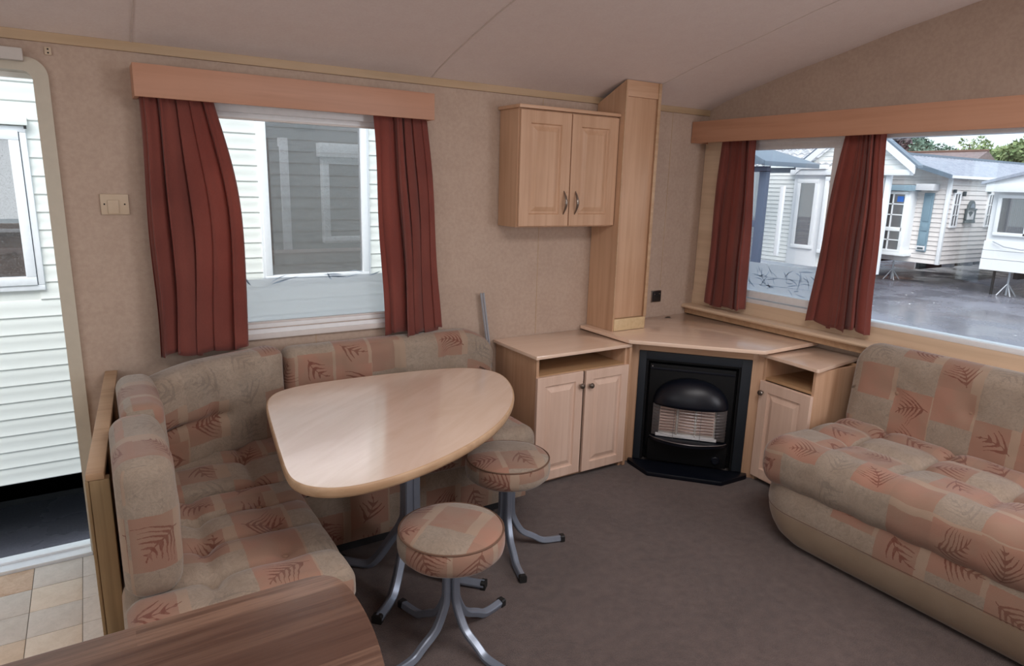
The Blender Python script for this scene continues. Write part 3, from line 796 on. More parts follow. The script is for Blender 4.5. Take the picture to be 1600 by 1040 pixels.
t = thing('wall_cabinet', 'two-door beech wall cabinet beside the tall column', 'cabinet', (0, 0, 0))
X0, X1, YF = -1.484, -.872, -.174
box('carcass', M['beech_z'], (X0, X1, YF, -.004, 1.292, 1.852), t)
box('top_panel', M['beech_x'], (X0-.012, X1+.001, YF-.028, -.004, 1.852, 1.868), t, .003)
d1 = panel_door('door', .300, .548, M['beech_z'], t, Matrix.Translation((X0+.004, YF, 1.298)), ins=.058)
d2 = panel_door('door', .300, .548, M['beech_z'], t, Matrix.Translation((X1-.302, YF, 1.298)), ins=.058)
def bow(parent, x):
    P = [(x, -.018-.024*math.sin(PI*i/14), .058+.115*i/14) for i in range(15)]
    R_ = [.0025+.0045*math.sin(PI*i/14) for i in range(15)]
    MB().tube(P, R_, 10).obj('handle', M['chrome'], parent, smooth=True)
bow(d1, .268); bow(d2, .034)

# steel rods behind the bench
t = thing('steel_rod', 'thin steel rods leaning on the wall behind the bench end', 'rod', (-1.59, -.02, .70))
for dx in (0, .014): MB().tube([(dx-.002, -.012, .252), (dx+.034, -.016, -.0)], .0058, 10).obj('rod', M['pipe'], t, smooth=True)
for dx in (0, .014): MB().tube([(dx+.034, -.016, 0), (dx+.07, -.02, -.695)], .0058, 10).obj('rod_lower_length', M['pipe'], t, smooth=True)

# ------------------------------------------------------------------ half-height partition between doorway and dinette
t = thing('partition_panel', 'worn half-height beech partition between the doorway and the dinette', 'partition', (-3.232, 0, 0), math.radians(-3.7))
box('panel', M['inside'], (-.014, .014, -1.03, -.004, .0, .728), t, .002)
box('top_cap', M['edge'], (-.022, .020, -1.045, -.004, .728, .748), t, .004)
M['worn'] = wood('worn_shaded_beech_edge', srgb(160, 134, 98), srgb(134, 110, 78), 'z', .6)  # worn edging; its olive tone also carries the shade on the post
box('front_post', M['worn'], (-.016, .030, -1.045, -1.012, .0, .728), t, .004)
box('edge_trim', M['worn'], (-.024, -.016, -1.046, -1.008, .0, .728), t, .002)

# ------------------------------------------------------------------ dinette
I4 = Matrix.Identity(4)
def seat(name_label, cx, cy, wx, wy, z0, z1, bt, cr, grp, uvo, warp=None, crown=.012, r=.05):
    t = thing('seat_cushion', name_label, 'cushion', (cx, cy, z0), 0, grp)
    f = tufts(bt, cr)
    cushion('cover', wx, wy, z1-z0, r, M['fabric'], t, None, f, warp, .014, crown, uvo)
    add_buttons(t, I4, bt, z1-z0+crown*.8+.001, f); return t
G = 'dinette seat cushions'
seat('patchwork seat cushion at the near end of the dinette bench', -2.985, -.955, .575, .705, .302, .425,
     [(-.07, .16), (.13, .20), (-.07, -.02), (.14, .02), (-.07, -.20), (.13, -.15)],
     [('y', .17, -.3, .3), ('y', -.01, -.3, .3), ('y', -.185, -.3, .3), ('x', -.07, -.40, .40)], G, (.3, .1))
seat('patchwork seat cushion in the corner of the dinette bench', -2.95, -.330, .655, .525, .302, .420,
     [(.12, -.02)], [('y', -.02, -.33, .33), ('x', .12, -.26, .26)], G, (1.1, .9))
seat('long patchwork seat cushion under the window beside the dining table', -2.115, -.345, 1.0, .555, .302, .420,
     [(-.25, 0), (0, 0), (.25, 0)], [('x', -.25, -.3, .3), ('x', 0, -.3, .3), ('x', .25, -.3, .3), ('y', 0, -.5, .5)], G, (2.2, .4))
# backs standing against the partition: local x = world y, local y = world z, local z = world x
def back(label, MX, wx, wy, th, bt, cr, uvo, r=.045, crown=.012, warp=None, seams=(), mat='fabric', grp='dinette back cushions'):
    t = thing('back_cushion', label, 'cushion', MX.to_translation(), 0, grp)
    R_ = MX.copy(); R_.translation = (0, 0, 0)
    f = tufts(bt, cr, .018, .013)
    cushion('cover', wx, wy, th, r, M[mat], t, R_, f, warp, .014, crown, uvo)
    add_buttons(t, R_, bt, th+crown*.8, f)
    for P in seams: MB().tube([R_ @ Vector(p) for p in P], .0022, 6).obj('piping', M['piping'], t, smooth=True)
    return t
def edge_loop(wx, wy, z, r, o):
    P = []
    for sx, sy, a in ((1, 1, 0), (-1, 1, PI/2), (-1, -1, PI), (1, -1, 1.5*PI)):
        for i in range(7):
            an = a+PI/2*i/6; P.append((sx*(wx/2-r)+r*math.cos(an)+o*math.cos(an), sy*(wy/2-r)+r*math.sin(an)+o*math.sin(an), z))
    P.append(P[0]); return P
MXp = lambda x, y, z: mat4((0, 1, 0), (0, 0, 1), (1, 0, 0), (x, y, z))
back('upright patchwork back cushion nearest the walnut counter', MXp(-3.262, -.965, .615), .43, .385, .135, [], [], (3.3, .2), .05, .012,
     seams=[[(x, y*1.0, .100) for x, y, z in edge_loop(.43, .385, 0, .05, -.006)]])
back('patchwork back cushion behind the upright one along the partition', MXp(-3.228, -.500, .615), .44, .38, .12, [], [], (4.2, .7), .045)
a = math.radians(22)
def bd(x, y, z):
    k = max(0, (-x-.02)/.26)
    if y > 0: y = y-.045*k*k
    return (x, y, z)
MXd = mat4((math.cos(a), math.sin(a), 0), (0, 0, 1), (math.sin(a), -math.cos(a), 0), (-2.918, -.138, .605))
back('tufted patchwork back cushion set across the corner of the dinette', MXd, .585, .40, .125, [(-.04, -.02)], [('x', -.05, -.22, .22), ('x', .12, -.22, .22), ('y', -.02, -.26, .02)], (5.1, .3), .045, .014, bd)
def bw(x, y, z):
    k = max(0, (x-.33)/.2); 
    if y > 0: y = y-.10*k*k
    return (x, y, z)
MXb = mat4((1, 0, 0), (0, 0, 1), (0, -1, 0), (-2.082, -.012, .602))
back('long patchwork back cushion below the left window', MXb, 1.05, .37, .12, [], [('x', -.28, -.2, .2), ('x', -.02, -.2, .2), ('x', .25, -.2, .2)], (.3, 1.6), .05, .010, bw)

t = thing('bench_base', 'fabric-fronted box base under the corner dinette bench', 'bench', (0, 0, 0))
def grid_panel(name, mat, P, Q, z0, z1, parent, bulge=.012, n=40, k=10, uvo=(0, 0), thick=.02):
    P = Vector(P); Q = Vector(Q); L = (Q-P).length; nrm = Vector(((Q-P).y, -(Q-P).x)).normalized(); V = []; F = []; UV = []
    for j in range(k+1):
        for i in range(n+1):
            u = i/n; w = j/k; b = bulge*(math.sin(PI*w)**.5)*(min(1, u*12, (1-u)*12))**.5
            p = P+(Q-P)*u+nrm*b; V.append((p.x, p.y, z0+(z1-z0)*w))
    for j in range(k):
        for i in range(n):
            a = j*(n+1)+i; F.append((a, a+1, a+n+2, a+n+1))
            for (ii, jj) in ((i, j), (i+1, j), (i+1, j+1), (i, j+1)): UV.append((L*ii/n+uvo[0], (z1-z0)*jj/k+uvo[1]))
    return newmesh(name, V, F, mat, parent, smooth=True, uvs=UV)
grid_panel('front_valance', M['fabric'], (-2.70, -.545), (-1.625, -.545), .065, .302, t, .014, uvo=(.1, .3))
grid_panel('end_valance', M['fabric'], (-2.745, -1.30), (-2.745, -.55), .04, .302, t, .010, uvo=(.6, .0))
m = MB(); m.prism([(-3.262, -.01), (-3.262, -.20), (-3.235, -1.28), (-2.80, -1.28), (-2.80, -.49), (-1.655, -.49), (-1.655, -.03), (-2.0, -.03), (-2.0, -.01)], 'z', .0, .300)
m.obj('base_box', M['chassis'], t)
grid_panel('side_valance', M['fabric'], (-1.625, -.545), (-1.625, -.05), .065, .302, t, .008, uvo=(.9, .0))

# dining table
TP = [(-2.761,-.475),(-2.726,-.394),(-2.676,-.342),(-2.58,-.308),(-2.467,-.303),(-2.306,-.306),(-2.141,-.319),(-1.973,-.344),(-1.87,-.375),(-1.795,-.438),(-1.768,-.544),(-1.816,-.703),(-1.907,-.865),(-2.022,-.998),(-2.146,-1.104),(-2.294,-1.194),(-2.458,-1.263),(-2.587,-1.296),(-2.695,-1.302),(-2.767,-1.282),(-2.815,-1.242),(-2.841,-1.190),(-2.846,-1.125),(-2.832,-.999),(-2.812,-.842),(-2.789,-.661)]
TP = TP[::-1]
for _ in range(2):
    Q = []
    for i in range(len(TP)):
        p, q = TP[i], TP[(i+1) % len(TP)]; Q += [(.75*p[0]+.25*q[0], .75*p[1]+.25*q[1]), (.25*p[0]+.75*q[0], .25*p[1]+.75*q[1])]
    TP = Q
cx_, cy_ = -2.32, -.79
TL = [(x-cx_, y-cy_) for x, y in TP]
area = sum(TL[i][0]*TL[(i+1) % len(TL)][1]-TL[(i+1) % len(TL)][0]*TL[i][1] for i in range(len(TL)))
if area < 0: TL = TL[::-1]
t = thing('dining_table', 'pale laminate egg-shaped dining table on grey splayed tube legs', 'table', (cx_, cy_, 0))
def inset(P, d):
    out = []; n = len(P)
    for i in range(n):
        a, b = Vector(P[i-1]), Vector(P[(i+1) % n]); tt = (b-a).normalized(); out.append((P[i][0]-tt.y*d, P[i][1]+tt.x*d))
    return out
top = MB().prism(inset(TL, .006), 'z', .655, .680).obj('tabletop', M['table'], t)
n = len(TL); V = []; F = []
prof = [(.006, .680), (.002, .6795), (.0, .676), (-.001, .668), (.0, .658), (.003, .650), (.008, .648), (.03, .648)]
for d, z in prof: V += [(p[0], p[1], z) for p in inset(TL, d)]
for k in range(len(prof)-1):
    for i in range(n): F.append((k*n+i, (k+1)*n+i, (k+1)*n+(i+1) % n, k*n+(i+1) % n))
newmesh('edge_band', V, F, M['edge'], t, smooth=True)
def leg_path(a, ztop, reach, off=.016, kz=.20, kr=.055):
    P = [(off, ztop), (off, ztop*.6+kz*.4), (off, kz)]
    # bend outward, slope down, then a flat foot
    P += [(off+.010, kz-.03), (off+.030, kz-.07), (off+.052, kz-.10)]
    zf = .013
    P += [(off+.052+(reach-.052)*.28, .040 if kz < .18 else .055), (off+.052+(reach-.052)*.45, .018), (off+.052+(reach-.052)*.62, zf), (off+reach, zf+.002)]
    return [(r_*math.cos(a), r_*math.sin(a), z) for r_, z in P]
def smooth_path(P, it=1):
    P = [Vector(p) for p in P]
    for _ in range(it):
        Q = [P[0]]
        for p, q in zip(P, P[1:]): Q += [p.lerp(q, .25), p.lerp(q, .75)]
        P = Q+[Q[-1].lerp(P[-1], 1)] if (Q[-1]-P[-1]).length > 1e-5 else Q
    return P
def legs(t, angs, ztop, reach, kz, r=.0135):
    off = .020
    for a in angs:
        P = smooth_path(leg_path(a, ztop, reach, off, kz), 2)
        lg = MB().tube(P, r, 8, sq=True).obj('leg', M['silver'], t, smooth=True, autos=35)
        d = Vector((math.cos(a), math.sin(a), 0)); e = P[-1]
        MB().tube([e-d*.012, e+d*.006], r+.0025, 8, sq=True).obj('foot_cap', M['rubber'], lg)
    pts = [(off*math.cos(a), off*math.sin(a)) for a in angs]
def ang_to(x, y, cx, cy): return math.atan2(y-cy, x-cx)
a0 = ang_to(-2.10, -1.02, -2.32, -.79)
legs(t, [a0, a0+PI/2, a0+PI, a0-PI/2], .650, .28, .26, .017)
MB().box(-.10, .10, -.10, .10, .640, .6475).obj('top_plate', M['silver'], t, bevel=.002)
MB().tube([(0, 0, .22), (0, 0, .64)], .012, 8).obj('centre_post', M['silver'], t)

# stools
def stool(label, x, y, a0, grp='round stools at the dining table', uvo=(0, 0), rot=0):
    t = thing('round_stool', label, 'stool', (x, y, 0), 0, grp)
    R = .170; V = []; F = []; UV = []
    prof = [(0, .434), (.05, .434), (.09, .432), (.125, .4285), (.150, .423), (.163, .417), (.1675, .412), (.1715, .405), (.1745, .385), (.1740, .362), (.170, .344), (.160, .334), (.12, .331), (0, .331)]
    n = 56
    for r_, z in prof:
        for k in range(n):
            a = 2*PI*k/n; w = 1+.006*math.sin(3*a+1)+.004*math.sin(7*a)
            V.append((r_*w*math.cos(a), r_*w*math.sin(a), z+(.002*math.sin(5*a)*r_/.17 if z > .42 else 0)))
    for i in range(len(prof)-1):
        for k in range(n):
            k2 = (k+1) % n; F.append((i*n+k, (i+1)*n+k, (i+1)*n+k2, i*n+k2))
            top_ = i < 6
            for (ii, kk) in ((i, k), (i+1, k), (i+1, k+1), (i, k+1)):
                r_, z = prof[ii]; a = 2*PI*kk/n
                UV.append((r_*math.cos(a+rot)+uvo[0], r_*math.sin(a+rot)+uvo[1]) if top_ else (a*.17+uvo[0]+.7, z+uvo[1]+.5))
    newmesh('seat_pad', V, F, M['fabric'], t, smooth=True, uvs=UV)
    MB().tube([(.1690*math.cos(a), .1690*math.sin(a), .4135) for a in np.linspace(0, 2*PI, 65)], .0030, 8, cap=False).obj('piping', M['piping'], t, smooth=True)
    MB().lathe([(.0, .3305), (.06, .3305), (.06, .322), (0, .322)], n=24).obj('seat_plate', M['silver'], t)
    legs(t, [a0+PI/2*k for k in range(4)], .324, .235, .165)
    return t
stool('round patchwork stool nearest the camera in front of the table', -2.355, -1.200, ang_to(-2.108, -1.129, -2.35, -1.2), uvo=(.55, .22), rot=.9)
stool('round patchwork stool pushed in between table and low cabinet', -1.893, -.803, ang_to(-1.655, -.834, -1.9, -.8)-.15, uvo=(1.02, .86), rot=.3)

def smooth2d(P, it=2):
    for _ in range(it):
        Q = [P[0]]
        for p, q in zip(P, P[1:]): Q += [(.75*p[0]+.25*q[0], .75*p[1]+.25*q[1]), (.25*p[0]+.75*q[0], .25*p[1]+.75*q[1])]
        P = Q+[P[-1]]
    return P
# ------------------------------------------------------------------ walnut counter in the foreground
t = thing('breakfast_counter', 'walnut plank-effect peninsula counter with a rounded end', 'counter', (-3.4, -2.3, 0))
P = [(-1.6, .268)]+[(x+3.4, y+2.3) for x, y in smooth2d([(-3.06, -2.032), (-3.01, -2.033), (-2.988, -2.050), (-2.979, -2.085), (-2.978, -2.15), (-2.985, -2.22), (-3.003, -2.30), (-3.03, -2.38), (-3.08, -2.46), (-3.16, -2.53), (-3.30, -2.56)])]+[(-1.6, -.26)]
P = P[::-1]
MB().prism(P, 'z', .882, .920).obj('countertop', M['walnut'], t, bevel=.004)
box('base_cabinet', M['beech_z'], (-1.55, .02, -.22, .12, .0, .882), t)
box('plinth', M['inside'], (-1.55, .0, -.20, .10, -.0, .02), t)

# ------------------------------------------------------------------ sofa under the front window
t = thing('window_sofa', 'patchwork fern sofa under the front window with tufted seat', 'sofa', (-.5, -2.05, 0))
btn = [(x, y) for x in (-.02, .17) for y in (-.60, -.30, 0, .30, .58)]
cr = [('x', -.02, -.9, .9), ('x', .17, -.9, .9)] + [('y', y, -.20, .35) for y in (-.60, -.30, 0, .30, .58)]
f = tufts(btn, cr, .026, .012, .009, .012)
def wseat(x, y, z):
    # bullnose droops at the front, soft wrinkles on the roll
    if x < -.16: z += .004*math.sin(y*42+x*9)*min(1, (-.16-x)*8)
    return (x, y, z + .012*min(1, max(0, -x-.05)*4)*(1 if z > .12 else 0))
cushion('seat', .660, 1.66, .205, .088, M['fabric'], t, Matrix.Translation((-.055, -.01, .252)), (lambda x, y: f(x, y)*min(1, max(.25, (x+.30)/.12))), wseat, .0155, .004, (.2, .15))
bb = [(-.28+.0, .02), (.02, .02), (.32, .02), (-.58, .02)]
fb = tufts(bb, [('x', v, -.05, .02) for v in (-.28, .02, .32, -.58)] + [('y', .02, -.0, .0)], .012, .002, .01, .0)
lean = math.radians(6)
MBk = mat4((0, -1, 0), (math.sin(lean)*1.0, 0, math.cos(lean)), (-math.cos(lean), 0, math.sin(lean)), (.400-.035, -.005, .600))
def wback(x, y, z):
    k = max(0, (-x-.70)/.11)
    if y > 0: y -= .045*k*k
    return (x, y, z)
cushion('backrest', 1.62, .440, .150, .075, M['fabric'], t, MBk, fb, wback, .0155, .006, (1.9, 2.05))
add_buttons(t, MBk, bb, .155, fb)
# skirt: rounded ends, bulging upward
path = []
def corner(cx, cy, r, a0, a1, n=10): return [(cx+r*math.cos(a0+(a1-a0)*i/n), cy+r*math.sin(a0+(a1-a0)*i/n)) for i in range(n+1)]
V = []; F = []; UV = []; fm = []
zs = [.004, .020, .045, .08, .12, .16, .175, .20, .24, .275, .30]
ins = [.075, .050, .030, .016, .006, .001, 0, 0, .004, .010, .02]
npp = None
for z, o in zip(zs, ins):
    r_ = .20; xf, yl, yr = -.372+o, .835-o*1.2, -.815+o
    pl = [(.46, yl)] + [(.46-.05*i-.0, yl) for i in range(1, 12) if .46-.05*i > xf+r_] + corner(xf+r_, yl-r_, r_, PI/2, PI)
    pl += [(xf, yl-r_-(yl-r_-(yr+.1))*i/50) for i in range(1, 51)] + corner(xf+.1, yr+.1, .1, PI, 1.5*PI, 6) + [(.46, yr)]
    npp = len(pl); V += [(x, y, z) for x, y in pl]
    s = 0; S = [0]
    for p, q in zip(pl, pl[1:]): s += math.dist(p, q); S.append(s)
    UV.append(S)
uvl = []
for j in range(len(zs)-1):
    for i in range(npp-1):
        F.append((j*npp+i, (j+1)*npp+i, (j+1)*npp+i+1, j*npp+i+1)); fm.append(0 if zs[j] >= .16 else 1)
        for (ii, jj) in ((i, j), (i, j+1), (i+1, j+1), (i+1, j)): uvl.append((UV[0][ii]+.13, zs[jj]+.29))
F2 = F; hh = newmesh('skirt', V, F2, None, t, smooth=True, uvs=uvl, mats=[M['fabric'], M['fabric_plain']], fm=fm)
box('frame_base', M['inside'], (-.22, .40, -.70, .58, .0, .25), t)
MB().tube([(x, y, .1655) for x, y in [v[:2] for v in V[5*npp:6*npp]]], .0016, 6).obj('piping', M['piping'], t, smooth=True)

# ------------------------------------------------------------------ outside: ground
GZ = -.75
gr = MB().box(-30, 60, -30, 60, GZ-.1, GZ).obj('tarmac_yard', M['tarmac']); struct(gr)
m = MB(); rr = random.Random(5)
for _ in range(60):
    x, y = rr.uniform(5, 15), rr.uniform(-1, 6); a = rr.uniform(0, 6.28); s = rr.uniform(.02, .045)
    m.add([(x+s*math.cos(a+k*PI/2)*(1 if k % 2 else .6), y+s*math.sin(a+k*PI/2)*(1 if k % 2 else .6), GZ+.004+.006*(k == 1)) for k in range(4)], [(0, 1, 2, 3)])
tag(m.obj('fallen_leaf_litter', M['net']), 'pale fallen leaves scattered over the wet tarmac', 'leaves', kind='stuff')

# neighbouring caravan behind the back wall (face at y = 1.5)
NY = 1.5
t = thing('static_caravan', 'cream sided caravan close behind the left window and open door', 'caravan', (-2.6, NY, GZ))
BW = MB().prism([(0, 0), (-.007, 0.0), (-.010, .005), (-.005, .050), (-.008, .060), (-.002, .0945), (0, .0945)], 'x', -.5, .5)
bme = BW.obj('siding_board', M['siding'], t, smooth=True, autos=30).data
first = [o for o in t.children][-1]; used = False
holes = [(-4.45, -3.505, .875, 1.72), (-2.31, -1.625, .840, 1.90)]
nx0, nx1 = -7.0, .6
zz = -.238
while zz < 2.22:
    segs = [(nx0, nx1)]
    for a, b, c, d in holes:
        if zz+.09 > c and zz < d:
            segs = [s_ for q in segs for s_ in ([(q[0], a+.01), (b-.01, q[1])] if q[0] < a and q[1] > b else [q])]
    for a, b in segs:
        if not used: o = first; used = True
        else: o = bpy.data.objects.new('siding_board', bme); C.objects.link(o); o.parent = t
        o.location = ((a+b)/2+2.6, 0, zz-GZ); o.scale = (b-a, 1, 1)
    zz += .095
LZ = -GZ
def nb(name, mat, b, bev=.002): return box(name, mat, (b[0]+2.6, b[1]+2.6, b[2], b[3], b[4]+LZ, b[5]+LZ), t, bev)
m = MB()
for b in [(nx0, holes[0][0], -.24, 2.24), (holes[0][1], holes[1][0], -.24, 2.24), (holes[1][1], nx1, -.24, 2.24), (holes[0][0], holes[0][1], -.24, holes[0][2]), (holes[0][0], holes[0][1], holes[0][3], 2.24), (holes[1][0], holes[1][1], -.24, holes[1][2]), (holes[1][0], holes[1][1], holes[1][3], 2.24)]:
    m.box(b[0]+2.6, b[1]+2.6, .0, .04, b[2]+LZ, b[3]+LZ)
m.obj('wall', M['siding'], t)
nb('end_wall', M['siding'], (nx1-.04, nx1, .04, 2.9, -.24, 2.24)); nb('inner_floor', M['inner_dark'], (nx0, nx1-.05, .04, 2.9, -.24, -.18)); nb('inner_wall', M['inner_dark'], (nx0, nx1-.05, .70, .74, -.18, 2.24))
for a_, b_ in ((-.10, .20), (.72, 3.0)): nb('roof_panel', M['roofmetal'], (nx0-.1, nx1+.1, a_, b_, 2.24, 2.34)); nb('gutter', M['upvc'], (nx0-.1, nx1+.1, -.16, -.10, 2.22, 2.30)); nb('chassis_rail', M['chassis'], (nx0+.3, nx1-.3, .15, .25, -.40, -.25))  # roof left open between the strips so sky brightens the interior
nb('skirting', M['chassis'], (nx0+.3, nx1-.3, .9, .95, -.75, -.25))
def lframe(name, x0, x1, z0, z1, wd, y0, y1, mat):
    return frame(name, x0+2.6, x1+2.6, z0+LZ, z1+LZ, wd, y0, y1, mat, t)
lframe('window_frame', -4.50, -3.487, .862, 1.725, .030, -.022, .05, M['upvc'])
lframe('sash', -4.46, -3.520, .892, 1.700, .046, -.030, .03, M['upvc'])
nb('pane', M['nglass'], (-4.42, -3.56, -.004, .002, .935, 1.66), 0)
nb('rain_hood', M['siding'], (-4.55, -3.475, -.040, -.012, 1.730, 1.772)); nb('hood_clip', M['rubber'], (-3.492, -3.480, -.045, -.03, 1.712, 1.728), 0)
lframe('window_frame', -2.335, -1.615, .825, 1.93, .020, -.020, .05, M['upvc'])
lframe('sash', -2.320, -1.630, .840, 1.91, .042, -.030, .03, M['upvc'])
nb('pane', M['nglass'], (-2.285, -1.665, -.004, .002, .876, 1.87), 0)
nb('latch_plate', M['glass'], (-2.10, -1.97, -.010, -.006, 1.80, 1.84), 0)
nb('inner_seat', M['inner_sofa'], (-2.20, -1.0, .46, .66, .30, .98), .04)
nb('inner_partition', M['inner_dark'], (-2.20, -2.04, .66, .70, -.18, 1.72))
nb('inner_post', M['net'], (-2.04, -1.98, .64, .70, -.18, 1.78))
lframe('inner_window_frame', -1.74, -1.27, 1.02, 1.66, .05, .62, .69, M['upvc'])
nb('inner_window_hood', M['upvc'], (-1.76, -1.25, .60, .70, 1.66, 1.76))
nb('inner_window_pane', M['inner_dark'], (-1.69, -1.32, .66, .67, 1.06, 1.62), 0)
nb('inner_unit', M['roofbrown'], (-4.1, -3.52, .35, .75, .3, 1.03), .01)
MB().tube([(-3.82+2.6, .30, .85+LZ), (-3.80+2.6, .24, .95+LZ), (-3.72+2.6, .18, 1.02+LZ), (-3.62+2.6, .16, 1.045+LZ), (-3.60+2.6, .16, 1.03+LZ)], .014, 10).obj('inner_tap', M['black_gloss'], t, smooth=True)

# ------------------------------------------------------------------ caravans across the yard
def ridges_x(m, x, y0, y1, z0, z1, pitch=.10, d=.018):
    z = z0
    while z < z1-.01:
        h = min(pitch, z1-z); m.prism([(x, z), (x-d, z+.01), (x-.004, z+h-.004), (x, z+h)], 'y', y0, y1); z += pitch
def ridges_y(m, y, x0, x1, z0, z1, pitch=.10, d=.018):
    z = z0
    while z < z1-.01:
        h = min(pitch, z1-z); m.prism([(y, z), (y-d, z+.01), (y-.004, z+h-.004), (y, z+h)], 'x', x0, x1); z += pitch
def jack(parent, x, y, h=.52):
    m = MB().tube([(x, y, 0.02), (x, y, h)], .022, 8)
    for k in range(4): a = PI/4+PI/2*k; m.tube([(x, y, .30), (x+.20*math.cos(a), y+.20*math.sin(a), .01)], .016, 6)
    return m.obj('jack_stand', M['galv'], parent)
def gable(parent, x, y0, y1, ze, za, face_mat, bargeboard, over=.12, depth=.06, name='gable', pitch=.1):
    ym = (y0+y1)/2
    m = MB().prism([(y0, ze), (ym, za), (y1, ze)], 'x', x, x+depth)
    z = ze
    while z < za-.05:
        k = (z-ze)/(za-ze); hw = (y1-y0)/2*(1-k)-.03
        k2 = (z+pitch-ze)/(za-ze); hw2 = max(.02, (y1-y0)/2*(1-k2)-.03)
        m.add([(x, ym-hw, z), (x, ym+hw, z), (x-.018, ym+hw, z+.01), (x-.018, ym-hw, z+.01), (x-.003, ym+hw2, z+pitch), (x-.003, ym-hw2, z+pitch)], [(0, 1, 2, 3), (3, 2, 4, 5)])
        z += pitch
    g_ = m.obj(name, face_mat, parent)
    sl = (za-ze)/((y1-y0)/2); b = MB()
    for s in (-1, 1):
        ya = ym+s*((y1-y0)/2+over)
        b.prism([(ya, ze-over*sl), (ym, za), (ym, za+.17), (ya, ze-over*sl+.17)], 'x', x-.14, x-.10)
    b.obj('bargeboard', bargeboard, parent)
    return g_
# first caravan: white, tiled roof, gable
t = thing('static_caravan', 'white gabled caravan with tiled roof nearest outside the front window', 'caravan', (11.5, 6.0, GZ))
def cb(name, mat, b, bev=.004): return box(name, mat, (b[0]-11.5, b[1]-11.5, b[2]-6, b[3]-6, b[4]+LZ, b[5]+LZ), t, bev)
MB().prism([(0, -.88), (2.6, .62), (2.6, 4.1), (0, 2.6)], 'z', -.25+LZ, 1.95+LZ).obj('wall', M['siding_far'], t)
m = MB(); ridges_x(m, 0, 7.42-6, 8.55-6, -.22+LZ, 1.93+LZ); ridges_x(m, 0, 5.18-6, 6.4-6, -.22+LZ, .05+LZ); stuff(m.obj('siding', M['siding_far'], t))
cb('corner_panel', M['upvc'], (11.44, 11.5, 6.62, 7.42, -.25, 1.98))
frame('window_frame', 6.74-6, 7.30-6, .16+LZ, 1.80+LZ, .09, -.11, -.05, M['upvc'], t, 'x')
cb('pane', M['fglass'], (11.41, 11.42, 6.80, 7.24, .23, 1.73), 0); cb('unlit_interior_sheet', M['inner_dark'], (11.425, 11.435, 6.82, 7.22, .23, 1.73), 0)  # dark sheet behind the pane stands in for the unlit room
frame('window_frame', 5.46-6, 6.55-6, .10+LZ, 1.86+LZ, .09, -.16, .0, M['upvc'], t, 'x')
cb('pane', M['fglass'], (11.40, 11.41, 5.54, 6.47, .18, 1.78), 0); cb('unlit_interior_sheet', M['inner_dark'], (11.43, 11.44, 5.54, 6.47, .18, 1.78), 0)  # same dark stand-in for the room behind the glass
cb('bay_post', M['upvc'], (11.36, 11.46, 5.22, 5.34, -.30, 1.84)); cb('corner_post', M['upvc'], (11.44, 11.54, 5.10, 5.20, -.25, 1.95))
cb('pane', M['fglass'], (11.43, 11.44, 5.34, 5.48, .12, 1.80), 0)
cb('eaves_board', M['upvc'], (11.34, 11.50, 4.66, 7.5, 1.90, 2.02)); cb('eaves_board', M['upvc'], (11.30, 11.50, 6.55, 7.30, 2.03, 2.13))
gable(t, -.05, 4.68-6, 7.22-6, 2.02+LZ, 3.0+LZ, M['siding_far'], M['upvc'])
m = MB()
sl = .78
for s, ya, yb in ((-1, 4.50, 5.95), (1, 7.40, 5.95)):
    z0_ = 2.02-.18*sl+.17; z1_ = 3.17
    m.prism([(ya-6, z0_+LZ), (yb-6, z1_+LZ), (yb-6, z1_+.05+LZ), (ya-6, z0_+.05+LZ)], 'x', -.18, .02)
m.obj('gable_roof', M['slate_roof'], t)
# pantile roof to the left of the gable: rows of half-round tiles
tl = []
rr = random.Random(2); m = MB()
for r_ in range(9):
    x0_ = -.08+r_*.24; z0_ = 2.12+r_*.13+LZ
    for k in range(15):
        y0_ = 6.35-6+k*.20
        P = [(y0_+.2*i/6, z0_+.045*math.sin(PI*i/6)) for i in range(7)]
        v = []
        for xx, dz in ((x0_, .02), (x0_+.28, .145)):
            v += [(xx, p[0], p[1]+dz) for p in P]
        v += [(x0_, p[0], p[1]-.02) for p in P]
        m.add(v, [(i, i+1, 8+i, 7+i) for i in range(6)] + [(i, 14+i, 15+i, i+1) for i in range(6)])
stuff(m.obj('roof_tiles', M['rooftile'], t))
MB().prism([(.1, -.85), (2.6, .62), (2.6, 4.1), (.1, 2.6)], 'z', 1.95+LZ, 2.08+LZ).obj('roof_deck', M['slate_roof'], t)

# blue-framed porch in front of it
t = thing('glazed_porch', 'slate-blue framed porch canopy beside the white gabled caravan', 'porch', (9.2, 6.9, GZ))
def pb(name, mat, b, bev=.004): return box(name, mat, (b[0]-9.2, b[1]-9.2, b[2]-6.9, b[3]-6.9, b[4]+LZ, b[5]+LZ), t, bev)
PX = 9.2
MB().prism([(6.40-6.9, 2.05+LZ), (8.2-6.9, 2.05+LZ), (8.2-6.9, 2.60+LZ), (7.05-6.9, 2.46+LZ), (6.40-6.9, 2.14+LZ)], 'x', -.35, -.30).obj('canopy_face', M['slate_roof'], t, bevel=.004)
MB().prism([(6.38-6.9, 2.02+LZ), (6.38-6.9, 2.12+LZ), (8.2-6.9, 2.62+LZ), (8.2-6.9, 2.54+LZ)], 'x', -.30, 1.6).obj('canopy_roof', M['slate_roof'], t, bevel=.004)
pb('header', M['navy'], (9.14, 9.26, 6.50, 8.3, 1.90, 2.02)); pb('post', M['navy'], (9.14, 9.26, 6.50, 6.68, -.74, 1.92)); pb('post', M['navy'], (9.14, 9.26, 7.55, 7.65, -.74, 1.92))
pb('mid_rail', M['navy'], (9.15, 9.25, 6.68, 8.3, .72, .86)); pb('pane', M['fglass'], (9.19, 9.20, 6.68, 7.55, .86, 1.90), 0); pb('pane', M['fglass'], (9.19, 9.20, 6.68, 7.55, -.1, .72), 0)
